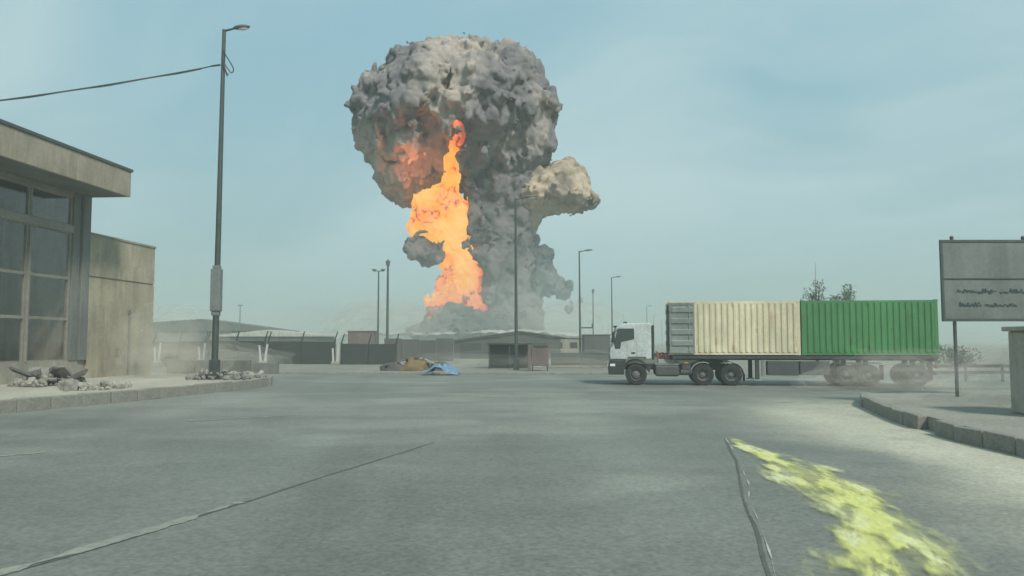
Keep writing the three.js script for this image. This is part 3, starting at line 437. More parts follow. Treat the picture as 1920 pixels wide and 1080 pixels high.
// ------------------------------------------------------------------ sign and right edge
{
  const t = thing('road_sign', 'large grey two part sign board with faint lettering on steel posts', 'sign', [14.3, 0.08, -25.8]);
  for (const x of [0.0, 2.32]) mesh('post', [rod(V(x, 0.2, -0.06), V(x, 5.35, -0.06), 0.055, 0.055, 10), new THREE.SphereGeometry(0.065, 10, 8).translate(x, 5.38, -0.06)], mat.signFrame, t);
  const up = mesh('board', rb(-0.36, 2.7, 4.05, 5.22, 0, 0.05, 0.01), mat.sign, t), low = mesh('board', rb(-0.36, 2.7, 2.74, 4.02, 0, 0.05, 0.01), mat.sign, t);
  mesh('frame', [bx(-0.44, -0.361, 2.66, 5.3, -0.02, 0.07), bx(2.701, 2.78, 2.66, 5.3, -0.02, 0.07), bx(-0.36, 2.7, 5.221, 5.3, -0.02, 0.07), bx(-0.36, 2.7, 2.66, 2.739, -0.02, 0.07), bx(-0.36, 2.7, 4.0205, 4.0495, 0.02, 0.075)], mat.signFrame, t);
  mesh('back_rail', [2.9, 3.9, 5.0].map((y) => bx(-0.4, 2.74, y, y + 0.06, -0.06, -0.022)), mat.signFrame, t);
  // two lines of worn joined lettering that can no longer be read
  const cv = document.createElement('canvas'); cv.width = 1024; cv.height = 428; const c = cv.getContext('2d'); const R = rng(18);
  c.fillStyle = 'rgba(52,68,70,0)'; c.fillRect(0, 0, 1024, 428); c.strokeStyle = 'rgba(44,60,62,0.8)'; c.lineCap = 'round';
  const line = (x0, x1, y, gaps) => { let x = x0; while (x < x1) { if (gaps.some(([a, b]) => x > a && x < b)) { x += 12; continue; } c.lineWidth = 11 + R() * 8; c.beginPath(); c.moveTo(x, y + (R() - 0.5) * 16); const w = 14 + R() * 22; c.quadraticCurveTo(x + w / 2, y + (R() - 0.6) * 110, x + w, y + (R() - 0.5) * 16); c.stroke(); if (R() > 0.6) { c.beginPath(); c.moveTo(x, y + 4); c.lineTo(x + w * 1.4, y + 8); c.stroke(); } if (R() > 0.7) { c.beginPath(); c.arc(x + w / 2, y - 26, 4, 0, 7); c.fillStyle = c.strokeStyle; c.fill(); } x += w * 0.8; } };
  line(130, 900, 135, [[540, 600], [670, 710]]); line(150, 760, 285, [[370, 430]]);
  const tx = new THREE.CanvasTexture(cv); tx.colorSpace = THREE.SRGBColorSpace; tx.magFilter = THREE.LinearFilter;
  const pl = new THREE.PlaneGeometry(3.0, 1.25).translate(1.17, 3.38, 0.054); pl.userData.ready = true; mesh('lettering', pl, new THREE.MeshStandardMaterial({ map: tx, transparent: true, roughness: 0.9 }), low);
  const p = thing('gate_pillar', 'thick weathered concrete gate pillar at the right edge of the frame', 'pillar', [12.85, 0.33, -19.2]);
  mesh('shaft', rb(-0.42, 1.3, 0, 2.02, -0.9, 0.9, 0.04), mat.palePlaster, p); mesh('cap', rb(-0.52, 1.4, 2.022, 2.14, -1.0, 1.0, 0.03), mat.palePlaster, p);
  const r = thing('guard_rail', 'two rail steel guard rail behind the rear of the truck', 'guard rail', [20.6, -0.03, -41.5], 0);
  for (let k = 0; k < 5; k++) mesh('post', rb(k * 1.9 + 0.9, k * 1.9 + 1.02, 0, 0.95, -0.1, -0.03, 0.01), mat.darkGrey, r);
  for (const y of [0.45, 0.78]) mesh('rail', [extr([[0, 0], [0, 0.16], [0.03, 0.16], [0.05, 0.1], [0.03, 0.08], [0.05, 0.05], [0.03, 0]], 10).rotateY(Math.PI / 2).translate(0, y, -0.025)], mat.darkGrey, r);
}

// ------------------------------------------------------------------ far side: walls, sheds, booth, debris
{
  const seg = (label, x0, x1, z, h, n) => {
    const t = thing('boundary_wall', label, 'wall', [x0, 0.12, z], 0, 'dark boundary wall sections'); const w = (x1 - x0) / n;
    for (let k = 0; k < n; k++) mesh('panel', rb(k * w + 0.03, (k + 1) * w - 0.03, 0, h - 0.03 * (k % 2), -0.1, 0.1, 0.02), mat.panelWall, t);
    for (let k = 0; k <= n; k++) { mesh('post', [rb(k * w - 0.08, k * w + 0.08, 0, h + 0.1, -0.19, -0.102, 0.02), rod(V(k * w, h + 0.05, -0.15), V(k * w + 0.25, h + 0.85, -0.1), 0.07, 0.05, 6)], mat.panelWall, t); }
    return t;
  };
  seg('long dusty boundary wall section at the far left', -34.5, -27.6, -72, 2.0, 3);
  seg('dark boundary wall section right of the tall street lamp', -27.0, -21.9, -71, 2.05, 2);
  seg('dark boundary wall section in the middle with two leaning posts', -21.3, -15.5, -70, 1.98, 2);
  seg('dark boundary wall section under the rosy cabin', -14.7, -10.0, -69, 1.78, 2);
  for (const [x, z, l] of [[-31.2, -70.6, 'pair of white posts nearest the beige annex'], [-27.3, -70.6, 'pair of white posts left of the tall street lamp'], [-21.6, -69.6, 'leaning pair of white posts right of the rubble'], [-15.1, -68.6, 'pair of white posts left of the rosy cabin']]) {
    const t = thing('gate_post', l, 'post', [x, 0.12, z], 0, 'white posts along the boundary wall');
    const q = Math.abs(x) % 1; mesh('post', rod(V(-0.16, 0, 0), V(-0.22 - q * 0.2, 1.35 + q * 0.5, 0), 0.11, 0.09), mat.limewash, t); mesh('post', rod(V(0.17, 0, 0.1), V(0.22 + q * 0.3, 1.9 - q * 0.3, 0.1), 0.12, 0.1), mat.limewash, t); mesh('foot_block', rb(-0.32, 0.36, 0, 0.28, -0.2, 0.26, 0.05), mat.concrete, t);
  }
  let t = thing('portable_cabin', 'rosy brown box cabin behind the boundary wall', 'cabin', [-16.8, -0.03, -82]);
  mesh('wall', rb(0, 2.62, 0, 3.1, -2.4, 0, 0.04), mat.rosy, t); mesh('roof', rb(-0.06, 2.68, 3.102, 3.22, -2.46, 0.06, 0.02), mat.rosy, t);
  t = thing('rear_wall', 'long grey green wall behind the boundary wall and poles', 'wall', [-14.0, -0.03, -88]);
  for (let k = 0; k < 4; k++) mesh('panel', rb(k * 1.9, k * 1.9 + 1.86, 0, 2.45 - (k % 3) * 0.1, -0.15, 0.15, 0.03), mat.shed, t);
  // gabled shed with a low roof
  t = thing('gabled_shed', 'low dark shed with a shallow gabled roof below the smoke', 'shed', [-7.6, -0.03, -99]);
  mesh('wall', [extr([[0.4, 0], [13.6, 0], [13.6, 2.45], [8.6, 3.15], [0.4, 2.05]], 9).translate(0, 0, -9)], mat.shed, t);
  mesh('roof', [extr([[0, 2.1], [8.6, 3.28], [8.6, 3.44], [0, 2.26]], 9.6).translate(0, 0, -9.3)], mat.shedRoof, t); mesh('roof', [extr([[8.602, 3.28], [14.2, 2.5], [14.2, 2.66], [8.602, 3.44]], 9.6).translate(0, 0, -9.3)], mat.shedRoof, t);
  for (const [x, w] of [[1.2, 2.6], [4.6, 2.4], [10.2, 1.6]]) mesh('door_opening', bx(x, x + w, 0, 1.9, -0.2, 0.03), mat.inside, t);
  t = thing('open_shelter', 'dark open sided shelter behind the dark street lamp', 'shelter', [-1.7, 0.12, -58.5]);
  mesh('wall', bx(0, 3.1, 0, 1.75, -1.6, -1.45), mat.panelWall, t); mesh('roof', rb(-0.15, 3.2, 1.78, 1.9, -1.8, 0.2, 0.03), mat.shed, t); for (const x of [0.05, 1.5, 2.95]) mesh('post', rod(V(x, 0, 0), V(x, 1.8, 0), 0.05), mat.steel, t);
  t = thing('kiosk', 'small tan utility kiosk on legs at the far kerb', 'kiosk', [1.05, 0.12, -53.6]);
  mesh('body', rb(0.25, 1.4, 0.35, 1.6, -0.9, 0, 0.05), mat.rosy, t); mesh('cap', rb(0.4, 1.35, 1.602, 1.75, -0.95, 0.05, 0.03), mat.darkGrey, t); for (const [x, z] of [[0.3, -0.1], [1.3, -0.1], [0.3, -0.8], [1.3, -0.8]]) mesh('leg', bx(x, x + 0.07, 0, 0.348, z, z + 0.07), mat.darkGrey, t);
  mesh('side_post', rb(0, 0.2, 0, 1.75, -0.3, -0.1, 0.03), mat.rosy, t);
  t = thing('low_boundary_wall', 'long low dark wall between the kiosk and the truck cab', 'wall', [3.0, -0.03, -62]);
  for (let k = 0; k < 5; k++) mesh('panel', rb(k * 2.4, k * 2.4 + 2.37, 0.28, 1.25, -0.12, 0.12, 0.03), mat.hedgeWall, t); mesh('plinth', rb(-0.05, 12.0, 0, 0.278, -0.2, 0.2, 0.03), mat.concrete, t);
  t = thing('pale_building', 'pale grey low building behind the low dark wall', 'building', [5.2, -0.03, -108]);
  mesh('wall', rb(0, 4.4, 0, 2.5, -5, 0, 0.03), mat.concrete, t); mesh('roof', rb(-0.1, 4.5, 2.502, 2.62, -5.1, 0.1, 0.02), mat.shedRoof, t); for (const x of [0.6, 2.6]) mesh('window', bx(x, x + 1, 1.2, 2.0, -0.1, 0.02), mat.inside, t);
  t = thing('grey_cabin', 'dark grey flat roofed cabin just left of the truck cab', 'cabin', [7.55, -0.03, -84]);
  mesh('wall', rb(0, 2.75, 0, 2.75, -2.5, 0, 0.04), mat.greyBlock, t); mesh('roof', rb(-0.06, 2.81, 2.752, 2.86, -2.56, 0.06, 0.02), mat.darkGrey, t);
  // distant sheds in the haze on the left
  t = thing('warehouse', 'hazy pale roofed warehouse far behind the left boundary wall', 'warehouse', [-47, -0.03, -128]);
  mesh('wall', bx(0, 16, 0, 2.9, -12, 0), mat.shed, t); mesh('roof', extr([[-0.3, 2.9], [16.3, 2.9], [16.3, 3.1], [8, 4.0], [-0.3, 3.1]], 12.6).translate(0, 0, -12.3), mat.paleRoof, t);
  t = thing('warehouse', 'hazy grey warehouse with a sloping roof beside the beige annex', 'warehouse', [-72, -0.03, -160]);
  mesh('wall', bx(0, 26, 0, 4.2, -12, 0), mat.greyBlock, t); mesh('roof', extr([[-0.3, 4.2], [26.3, 4.2], [26.3, 4.35], [10, 6.6], [-0.3, 5.9]], 12.6).translate(0, 0, -12.3), mat.greyBlock, t);
  // debris heap and blue tarpaulin at the far kerb
  const lump = (cx, rx, ry, rz, seed, mt, parent, name) => { const g = mergeVertices(new THREE.IcosahedronGeometry(1, 5).deleteAttribute('normal').deleteAttribute('uv')), p = g.attributes.position; for (let i = 0; i < p.count; i++) { const q = V(p.getX(i), p.getY(i), p.getZ(i)), k = 0.6 + 0.8 * fbm(q.x * 2 + seed, q.y * 2, q.z * 2, 4); p.setXYZ(i, q.x * rx * k, Math.max(0, q.y * ry * k), q.z * rz * k); } g.computeVertexNormals(); g.translate(cx, 0, 0); return mesh(name, g, mt, parent); };
  t = thing('debris_heap', 'low heap of ochre and brown debris beside the blue tarpaulin', 'debris', [-6.6, 0.1, -54.6]);
  lump(0, 1.0, 0.85, 0.8, 3, mat.ochre, t, 'heap'); lump(-1.5, 0.9, 0.55, 0.7, 9, mat.shed, t, 'heap'); lump(1.6, 0.8, 0.6, 0.7, 15, mat.shed, t, 'heap');
  const R = rng(8); for (let k = 0; k < 7; k++) { const m = mesh('plank', bx(-0.6, 0.6, 0, 0.06, -0.08, 0.08), k % 2 ? mat.beige : mat.shed, t); m.position.set(-1.5 + k * 0.5, 0.42 + R() * 0.35, 0.3 * R()); m.rotation.set(0, R() * 3, (R() - 0.5) * 0.9); }
  // crumpled sheet
  { const n = 26, P = [], I = []; for (let j = 0; j <= n; j++) for (let i = 0; i <= n; i++) { const x = i / n - 0.5, z = j / n - 0.5, q = 1 - 0.5 * (x * x + z * z) * 4; P.push(x * 2.3 + 0.25 * fbm(x * 3, z * 3, 5, 2), 0.03 + Math.max(0, q) * 1.25 * fbm(x * 4 + 3, z * 4, 2, 3) * (1 - 1.5 * Math.abs(x)) * (0.5 + vnoise(x * 7 + 2, z * 6, 4)) + 0.3 * Math.abs(vnoise(x * 9, z * 9, 8) - 0.5), z * 1.6); if (i && j) { const a = j * (n + 1) + i; I.push(a - n - 2, a - 1, a - n - 1, a - n - 1, a - 1, a); } }
    const g = new THREE.BufferGeometry(); g.setAttribute('position', new THREE.Float32BufferAttribute(P, 3)); g.setIndex(I); g.computeVertexNormals(); const m = mesh('tarpaulin', metreUv(g), mat.tarp); m.position.set(-4.6, 0.0, -50.3); tag(m, 'crumpled blue tarpaulin lying on the far side of the road', 'tarpaulin'); m.material.side = THREE.DoubleSide; }
}

// ------------------------------------------------------------------ rubble on the left pavement
{
  const shapes = [1, 2, 3, 4, 5].map((s) => { const g = mergeVertices(new THREE.IcosahedronGeometry(1, 1).deleteAttribute('normal').deleteAttribute('uv')), p = g.attributes.position, r = rng(s); for (let i = 0; i < p.count; i++) { const k = 0.62 + 0.55 * r(); p.setXYZ(i, p.getX(i) * k, p.getY(i) * k * 0.72, p.getZ(i) * k); } const q = g.toNonIndexed(); q.computeVertexNormals(); metreUv(q); q.userData.ready = true; return q; });
  const heap = (label, cx, cz, rx, rz, n, h, seed, mats) => {
    const t = thing('rubble_pile', label, 'rubble', [cx, 0.38, cz], 0, 'rubble on the left pavement'), R = rng(seed);
    for (let k = 0; k < n; k++) { const a = R() * 6.28, d = Math.sqrt(R()), s = 0.06 + 0.16 * R() * R() + (R() > 0.88 ? 0.1 : 0), m = mesh('stone', shapes[k % 5], mats[Math.floor(R() * mats.length)], t); m.position.set(Math.cos(a) * d * rx, s * 0.45 + h * (1 - d) * R(), Math.sin(a) * d * rz); m.scale.setScalar(s); m.rotation.set(R() * 6, R() * 6, R() * 6); }
    return t;
  };
  heap('pile of grey rubble around the foot of the tall street lamp', -13.2, -36.4, 1.4, 0.9, 90, 0.5, 3, [mat.stone, mat.stoneDark, mat.stone]);
  heap('pale broken stones along the tip of the pavement corner', -12.6, -37.9, 0.75, 1.5, 80, 0.25, 7, [mat.stone, mat.stonePale]);
  const b = heap('rubble heap with broken slabs in front of the glazed building', -17.9, -31.2, 1.5, 1.1, 110, 0.6, 12, [mat.stone, mat.stoneDark, mat.stonePale]);
  const R = rng(4); for (let k = 0; k < 7; k++) { const m = mesh('broken_slab', rb(-0.45, 0.45, -0.05, 0.05, -0.25, 0.25, 0.015), k % 2 ? mat.stone : mat.stoneDark, b); m.position.set(-1.2 + k * 0.36, 0.22 + R() * 0.3, (R() - 0.5) * 0.8); m.rotation.set(R() * 1.2 - 0.6, R() * 3, R() * 1.2 - 0.6); }
  heap('scattered small stones near the middle of the left kerb', -15.1, -29.2, 1.0, 1.6, 60, 0.05, 17, [mat.stone, mat.stonePale]);
}

// ------------------------------------------------------------------ trees and bushes beyond the truck
function tree(label, x, z, h, crown, dense, seed, tint, group, name = 'tree') {
  const t = thing(name, label, name === 'bush' ? 'bush' : 'tree', [x, -0.03, z], 0, group), R = rng(seed), limbs = [], leaves = [];
  if (name !== 'bush') limbs.push(rod(V(0, 0, 0), V(0.1, h * 0.55, 0), 0.16, 0.09, 8));
  const ends = [];
  for (let k = 0; k < 14; k++) { const a = R() * 6.28, e = V(Math.cos(a) * crown * (0.3 + 0.7 * R()), h * (0.62 + 0.38 * R()), Math.sin(a) * crown * (0.3 + 0.7 * R())), s = V(0.06, h * (name === 'bush' ? 0.02 : 0.3 + 0.25 * R()), 0), m = s.clone().lerp(e, 0.55).add(V(0, h * 0.05, 0)); limbs.push(rod(s, m, 0.05, 0.03, 5), rod(m, e, 0.03, 0.01, 5)); ends.push(e, m, s.clone().lerp(e, 0.8)); }
  mesh('trunk', limbs, mat.bark, t);
  const P = [], N = dense;
  for (let k = 0; k < N; k++) { const e = ends[Math.floor(R() * ends.length)], q = V(R() - 0.5, R() - 0.5, R() - 0.5).multiplyScalar(crown * 0.75).add(e), d = V(R() - 0.5, R() - 0.5, R() - 0.5).normalize().multiplyScalar(0.11), f = V(R() - 0.5, R() - 0.5, R() - 0.5).normalize().multiplyScalar(0.06); for (const v of [q.clone().add(d), q.clone().add(f), q.clone().sub(d), q.clone().add(d), q.clone().sub(d), q.clone().sub(f)]) P.push(v.x, Math.max(0.05, v.y), v.z); }
  const g = new THREE.BufferGeometry(); g.setAttribute('position', new THREE.Float32BufferAttribute(P, 3)); g.computeVertexNormals();
  mesh('crown', g, tint, t); return t;
}
const leafA = new THREE.MeshPhysicalMaterial({ color: new THREE.Color().setRGB(0.05, 0.075, 0.045), roughness: 0.9, transmission: 0.3, thickness: 0, side: THREE.DoubleSide });
const leafB = new THREE.MeshPhysicalMaterial({ color: new THREE.Color().setRGB(0.055, 0.105, 0.04), roughness: 0.9, transmission: 0.3, thickness: 0, side: THREE.DoubleSide });
tree('sparse tree with bare twigs above the container join', 27.0, -71, 7.7, 1.0, 700, 11, leafA);
tree('small thin tree between the two larger trees', 28.9, -72, 6.3, 0.7, 420, 23, leafA);
tree('bushy green tree above the green container', 30.2, -73, 7.0, 1.15, 2600, 35, leafB);
tree('dark bush right of the sign post behind the guard rail', 34.2, -66, 1.7, 1.4, 1300, 41, leafA, 'bushes behind the guard rail', 'bush');
tree('lower dark bush behind the guard rail nearest the gate pillar', 37.4, -67, 1.3, 1.6, 1100, 47, leafA, 'bushes behind the guard rail', 'bush');

// ------------------------------------------------------------------ smoke and fire
// surface nets over a signed distance
function nets(sdf, lo, hi, cell, paint) {
  const n = [0, 1, 2].map((k) => Math.ceil((hi[k] - lo[k]) / cell) + 1), [nx, ny, nz] = n, F = new Float32Array(nx * ny * nz), at = (i, j, k) => i + nx * (j + ny * k);
  for (let k = 0; k < nz; k++) for (let j = 0; j < ny; j++) for (let i = 0; i < nx; i++) F[at(i, j, k)] = sdf(lo[0] + i * cell, lo[1] + j * cell, lo[2] + k * cell);
  const id = new Int32Array(nx * ny * nz).fill(-1), P = [], I = [], E = []; for (let a = 0; a < 8; a++) for (let b = a + 1; b < 8; b++) { const x = a ^ b; if (x === 1 || x === 2 || x === 4) E.push([a, b]); }
  for (let k = 0; k < nz - 1; k++) for (let j = 0; j < ny - 1; j++) for (let i = 0; i < nx - 1; i++) {
    const v = []; let neg = 0; for (let c = 0; c < 8; c++) { const f = F[at(i + (c & 1), j + (c >> 1 & 1), k + (c >> 2))]; v.push(f); if (f < 0) neg++; }
    if (neg === 0 || neg === 8) continue;
    let x = 0, y = 0, z = 0, m = 0; for (const [a, b] of E) if ((v[a] < 0) !== (v[b] < 0)) { const t = v[a] / (v[a] - v[b]); x += mix(a & 1, b & 1, t); y += mix(a >> 1 & 1, b >> 1 & 1, t); z += mix(a >> 2, b >> 2, t); m++; }
    id[at(i, j, k)] = P.length / 3; P.push(lo[0] + (i + x / m) * cell, lo[1] + (j + y / m) * cell, lo[2] + (k + z / m) * cell);
  }
  for (let k = 1; k < nz - 1; k++) for (let j = 1; j < ny - 1; j++) for (let i = 1; i < nx - 1; i++) {
    const f = F[at(i, j, k)] < 0, q = (a, b, c, d, flip) => { if (a < 0 || b < 0 || c < 0 || d < 0) return; flip ? I.push(a, b, c, a, c, d) : I.push(a, c, b, a, d, c); };
    if (f !== F[at(i + 1, j, k)] < 0) q(id[at(i, j - 1, k - 1)], id[at(i, j, k - 1)], id[at(i, j, k)], id[at(i, j - 1, k)], f);
    if (f !== F[at(i, j + 1, k)] < 0) q(id[at(i - 1, j, k - 1)], id[at(i - 1, j, k)], id[at(i, j, k)], id[at(i, j, k - 1)], f);
    if (f !== F[at(i, j, k + 1)] < 0) q(id[at(i - 1, j - 1, k)], id[at(i, j - 1, k)], id[at(i, j, k)], id[at(i - 1, j, k)], f);
  }
  const g = new THREE.BufferGeometry(); g.setAttribute('position', new THREE.Float32BufferAttribute(P, 3)); g.setIndex(I); g.computeVertexNormals();
  if (paint) paint(g, P); g.userData.ready = true; return g;
}
const blob = (list) => (x, y, z) => { let s = 0, k = 0.75; for (const [cx, cy, cz, rx, ry = rx, rz = rx] of list) { const dx = (x - cx) / rx, dy = (y - cy) / ry, dz = (z - cz) / rz, d = (Math.sqrt(dx * dx + dy * dy + dz * dz) - 1) * Math.min(rx, ry, rz); s += Math.exp(-k * d); } return -Math.log(s) / k; };
const puff = (f) => Math.sqrt(Math.max(0, 1 - f * f * 0.95));
function billow(base, amps, seed, rag = 0, bias = 0.25) { // cauliflower lumps upon lumps
  const reach = amps.reduce((a, [, h]) => a + h, 0) + rag;
  return (x, y, z) => {
    let d = base(x, y, z); if (d > reach + 1 || d < -reach * (bias + 0.15)) return d > 0 ? d - reach * 0.4 : d;
    const wx = x + (vnoise(x * 0.12, y * 0.12, z * 0.12 + seed) - 0.5) * 5, wy = y + (vnoise(x * 0.12 + 9, y * 0.12, z * 0.12 + seed) - 0.5) * 5, wz = z + (vnoise(x * 0.12, y * 0.12 + 5, z * 0.12 + seed) - 0.5) * 5;
    for (const [s, h] of amps) d -= h * (puff(worley(wx / s + seed, wy / s, wz / s)) - bias);
    if (rag) d += rag * 2 * (fbm(x / 4.5 + seed, y / 6, z / 4.5, 5) - 0.5) * 1.6;
    return d;
  };
}
const patches = (a, b, scale, seed, bias = 0) => (g, P) => { const c = []; for (let i = 0; i < P.length; i += 3) { const t = step(0.36, 0.64, fbm(P[i] / scale + seed, P[i + 1] / scale, P[i + 2] / scale, 4) + bias), q = 0.85 + 0.3 * vnoise(P[i] / 1.7, P[i + 1] / 1.7, P[i + 2] / 1.7); for (let k = 0; k < 3; k++) c.push(mix(a[k], b[k], t) * q); } g.setAttribute('color', new THREE.Float32BufferAttribute(c, 3)); };
const smokeMat = new THREE.MeshStandardMaterial({ vertexColors: true, roughness: 1, side: THREE.DoubleSide });
const Z0 = -300;
const boom = thing('explosion_cloud', 'huge mushroom shaped cloud of grey brown smoke with a fireball', 'smoke cloud', [0, 0, Z0]);
const cap = mesh('smoke_cap', nets(billow(blob([[-22, 88, 0, 24, 13, 22], [-37, 98, 5, 8.5], [-19, 100, 4, 9.5], [-2, 96.5, 4, 9], [4, 89, 4, 6], [-49, 92, 4, 4.5], [-47, 82, 5, 6], [7, 76, 3, 4], [-40, 74, 1, 6, 5, 7], [-22, 75, 0, 12, 6, 13], [-43, 65, -2, 1.5, 1.5, 3], [-36, 66, -2, 3, 2.5, 4], [-3, 75, 0, 7, 6, 8], [-28, 92, 20, 7], [-10, 89, 21, 6], [-38, 84, 16, 6]]), [[13, 5.4], [6.0, 4.6], [2.8, 2.3], [1.4, 1.0]], 3, 2.2), [-72, 50, -40], [28, 126, 46], 0.55, patches([0.15, 0.143, 0.15], [0.325, 0.28, 0.245], 22, 4, -0.02)), smokeMat, boom);
cap.scale.set(0.94, 1, 0.96); cap.position.x = -1.4;
mesh('smoke_column', nets(billow(blob([[-7, 68, 0, 8], [-5, 60, 0, 7, 9, 8], [-4, 48, 0, 6.5, 8, 6.5], [-3, 37, 0, 5.5, 8, 5.5], [-4, 26, 2, 5, 7, 6], [-6, 14, 2, 5, 5, 6], [3, 9, 2, 3, 4, 4], [-14, 5, 6, 5.5, 2.6, 6], [-22, 4, 7, 2.5, 1.6, 4]]), [[9, 4.0], [4.4, 3.4], [2.2, 1.9], [1.2, 0.9]], 13, 1.8), [-46, -3, -24], [22, 88, 30], 0.55, patches([0.055, 0.054, 0.06], [0.145, 0.132, 0.135], 12, 9)), smokeMat, boom);
mesh('side_lobe', nets(billow(blob([[20, 63, 0, 4.5, 4, 4.5], [12.5, 60, 0, 4, 3, 4], [17, 56, 0, 4, 1.4, 4], [6, 58, 0, 4, 5, 5], [4, 50, 0, 3, 4, 3]]), [[6.5, 3.0], [3.1, 2.4], [1.5, 1.2]], 27, 1.2), [-6, 38, -18], [36, 80, 20], 0.5, patches([0.17, 0.14, 0.115], [0.42, 0.34, 0.25], 10, 2, 0.05)), smokeMat, boom);
const thinMat = smokeMat.clone(); thinMat.transparent = true; thinMat.opacity = 0.72;
mesh('trailing_smoke', nets(billow(blob([[4, 43, -2, 3], [7, 38, -2, 3.4], [10, 32.5, -2, 4], [13, 27, -2, 3.4], [16.5, 22.5, -2, 2.4], [20, 19, -2, 1.6], [23, 16.2, -2, 0.9], [6, 18, -2, 4, 7, 4], [9, 25, -2, 3, 4, 3]]), [[4, 1.6], [2, 1.4], [1.1, 0.8]], 41, 2.5, 0.68), [-6, -2, -14], [32, 56, 12], 0.42, patches([0.075, 0.082, 0.085], [0.16, 0.16, 0.155], 6, 6)), thinMat, boom);
for (const [k, list] of [[51, [[-33, 35.5, 15, 4.6, 3.2, 3], [-29.5, 33, 15, 4.2, 3.0, 3], [-27, 36, 15, 3, 2, 2]]], [83, [[-13.2, 47, 14, 2, 3.6, 2.2], [-13.5, 42, 14, 2.4, 2.6, 2.4], [-16, 57, 14, 2, 3.4, 2]]], [97, [[-12, 33, 15, 3, 4, 2.5], [-16, 36.5, 16, 3, 2, 2]]], [103, [[-22, 6, 18, 6.5, 4, 3.5], [-14, 6.5, 18, 6, 4, 3.5], [-20.5, 11.5, 18, 3.6, 3.4, 2.5]]]]) mesh('smoke_lump', nets(billow(blob(list), [[3.6, 1.4], [1.8, 1.3], [1.0, 0.7]], k, 2.2, 0.72), [-46, 0, 4], [-4, 64, 30], 0.42, patches([0.05, 0.045, 0.045], [0.13, 0.115, 0.115], 5, 6)), smokeMat, boom);
mesh('ground_dust', nets(billow(blob([[-38, 0.5, 14, 8, 0.6, 7], [-20, 0.5, 16, 12, 0.8, 7], [1, 1.4, 14, 7, 1.6, 7], [16, 0.3, 12, 10, 0.4, 7]]), [[6, 1.8], [2.8, 1.7], [1.4, 0.8]], 61), [-62, -2, -2], [44, 12, 32], 0.5, patches([0.40, 0.39, 0.36], [0.55, 0.53, 0.49], 9, 2)), thinMat, boom);
// flame: temperature per point looked up in a ramp; the coolest places are soot
{
  const n = 64, ramp = new Uint8Array(n * 4), stops = [[0, 0, 0, 0], [0.2, 0.1, 0.012, 0.004], [0.4, 0.62, 0.075, 0.012], [0.58, 1, 0.225, 0.02], [0.78, 1, 0.35, 0.02], [1, 1, 0.47, 0.055]];
  const toS = (c) => 255 * (c <= 0.0031308 ? 12.92 * c : 1.055 * Math.pow(c, 1 / 2.4) - 0.055);
  for (let i = 0; i < n; i++) { const t = i / (n - 1); let k = 0; while (k < stops.length - 2 && t > stops[k + 1][0]) k++; const f = clamp((t - stops[k][0]) / (stops[k + 1][0] - stops[k][0])); for (let c = 0; c < 3; c++) ramp[i * 4 + c] = toS(mix(stops[k][c + 1], stops[k + 1][c + 1], f)); ramp[i * 4 + 3] = 255; }
  const rt = new THREE.DataTexture(ramp, n, 1); rt.magFilter = THREE.LinearFilter; rt.colorSpace = THREE.SRGBColorSpace; rt.needsUpdate = true;
  const flame = new THREE.MeshStandardMaterial({ color: new THREE.Color().setRGB(0.1, 0.085, 0.08), roughness: 1, emissive: 0xffffff, emissiveIntensity: 0.8, emissiveMap: rt, side: THREE.DoubleSide });
  const heat = (core) => (g, P) => { const uv = []; for (let i = 0; i < P.length; i += 3) { const x = P[i], y = P[i + 1], z = P[i + 2], f = fbm(x / 6, y / 6, z / 6, 5), r = 1 - Math.abs(fbm(x / 4.2 + 7, y / 4.2, z / 4.2, 4) - 0.5) * 4; uv.push(clamp(core(x, y, z) + (f - 0.5) * 0.75 - 0.5 * step(0.78, 1.0, r) * step(0.56, 0.40, f)), 0.5); } g.setAttribute('uv', new THREE.Float32BufferAttribute(uv.map((u, i) => i % 2 ? 0.5 : clamp(u, 0.01, 0.99)), 2)); };
  const hot = (x, y) => 0.80 - 0.34 * step(-17, -11, x + (y - 40) * 0.1) - 0.30 * step(20, 11, y) + 0.06 * step(30, 40, y) - 0.16 * step(58, 66, y);
  mesh('flame', nets(billow(blob([[-18.4, 76.6, 31, 1.6], [-18.4, 72, 28, 0.7], [-19.4, 68.5, 25, 1.2], [-21.2, 65, 21, 1.7], [-22, 61, 17, 1.9], [-24.5, 56, 13, 3.8], [-26, 50.5, 12, 10, 7, 6.5], [-31, 44, 11, 6, 5, 5], [-24, 41.5, 12, 8, 6.4, 6], [-20, 33.5, 11, 5.4, 5.4, 5], [-17.5, 28, 12, 6.4, 5.8, 5.5], [-20, 20.5, 11, 7, 5.6, 5], [-27.5, 13.5, 13, 4, 4.4, 3], [-14, 15, 14, 4.4, 5.2, 3.2]]), [[5, 1.5], [2.2, 1.4], [1.1, 1.0]], 71, 1.7, 0.7), [-46, 4, -4], [0, 84, 40], 0.45, heat(hot)), flame, boom);
  const glow = new THREE.PointLight(new THREE.Color(1, 0.26, 0.09), 480, 0, 2); glow.name = 'fire_light'; glow.position.set(-33, 60, Z0 + 27); glow.castShadow = true; glow.shadow.radius = 200; scene.add(glow);
}

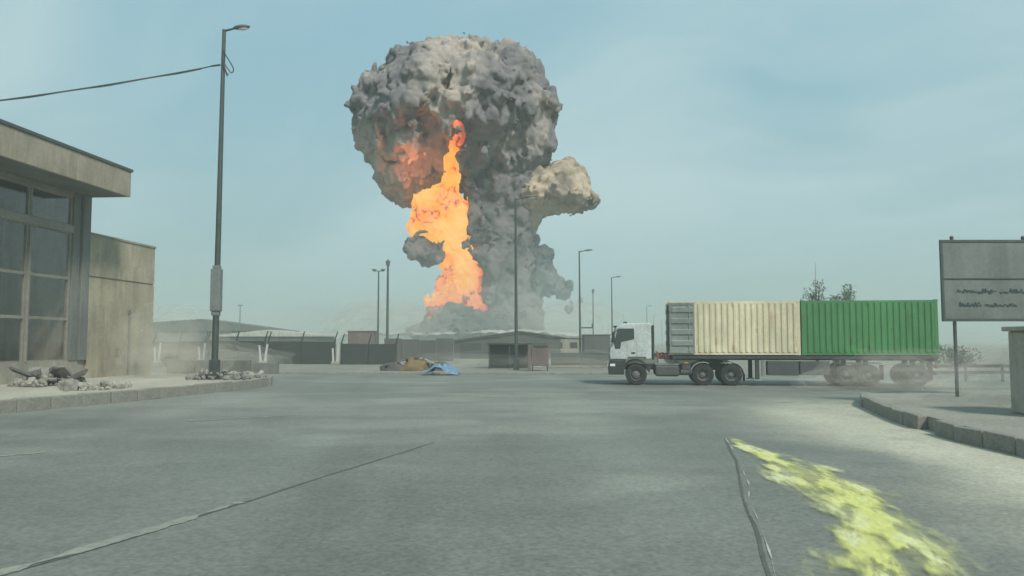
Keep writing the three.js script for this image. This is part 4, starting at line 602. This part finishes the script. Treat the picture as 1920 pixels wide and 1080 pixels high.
// ------------------------------------------------------------------ drifting dust near the ground: nested thin veils
{
  const veil = new THREE.MeshStandardMaterial({ color: new THREE.Color().setRGB(0.56, 0.54, 0.47), roughness: 1, transparent: true, opacity: 0.05, depthWrite: false, side: THREE.DoubleSide });
  const shells = (y, rx, ry, rz, seed, n) => {
    const parts = [];
    for (let s = 0; s < n; s++) { const q = 1 - 0.72 * s / n, g = mergeVertices(new THREE.IcosahedronGeometry(1, 12).deleteAttribute('normal').deleteAttribute('uv')), p = g.attributes.position; for (let i = 0; i < p.count; i++) { const a = p.getX(i), b = p.getY(i), c = p.getZ(i), k = q * (0.5 + 1.0 * fbm(a * 1.6 + seed + s * 0.6, b * 1.6, c * 1.6 + s * 0.3, 4)); p.setXYZ(i, a * rx * k, Math.max(-y + 0.03 + 0.01 * s, b * ry * k), c * rz * k); } g.computeVertexNormals(); parts.push(g); }
    return parts;
  };
  const dust = (label, x, y, z, rx, ry, rz, seed, n = 6) => {
    const m = mesh('dust', shells(y, rx, ry, rz, seed, n), veil); m.position.set(x, y, z); tag(m, label, 'dust', null, 'stuff'); return m;
  };
  dust('pale dust swirling round the rear wheels of the trailer', 17.0, 0.4, -35.4, 4.2, 1.35, 1.6, 3);
  dust('tan dust drifting along the foot of the beige annex', -17.2, 1.1, -39.5, 3.2, 2.6, 2.4, 9);
  dust('thin dust over the right pavement by the sign', 17.0, 0.7, -22.5, 4.8, 2.0, 4.4, 15, 7);
  dust('dust hanging in front of the boundary wall', -24, 0.6, -62, 7, 1.6, 2.4, 21);
  dust('dust blown low over the far road below the smoke', 2.0, 0.4, -60, 9, 1.0, 2.4, 27, 3);
}

{ // dust thrown up round the foot of the explosion
  for (const [x, y, z, rx, ry, rz, seed, n] of [[-42, 4, 20, 26, 13, 12, 33, 5], [14, 4, 18, 24, 14, 12, 39, 5]]) {
    const veil = new THREE.MeshStandardMaterial({ color: new THREE.Color().setRGB(0.5, 0.48, 0.41), roughness: 1, transparent: true, opacity: 0.055, depthWrite: false, side: THREE.DoubleSide });
    const parts = []; for (let s = 0; s < n; s++) { const q = 1 - 0.72 * s / n, g = mergeVertices(new THREE.IcosahedronGeometry(1, 14).deleteAttribute('normal').deleteAttribute('uv')), p = g.attributes.position; for (let i = 0; i < p.count; i++) { const a = p.getX(i), b = p.getY(i), c = p.getZ(i), k = q * (0.4 + 1.2 * fbm(a * 1.8 + seed + s * 0.6, b * 1.8, c * 1.8 + s * 0.3, 5)); p.setXYZ(i, x + a * rx * k, Math.max(0.1 + 0.05 * s, y + b * ry * k), z + c * rz * k); } g.computeVertexNormals(); parts.push(g); }
    mesh('dust_veil', parts, veil, boom).userData.kind = 'stuff';
  }
}
scene.traverse((o) => { if (o.isMesh) o.castShadow = o.receiveShadow = true; });
renderer.render(scene, camera);
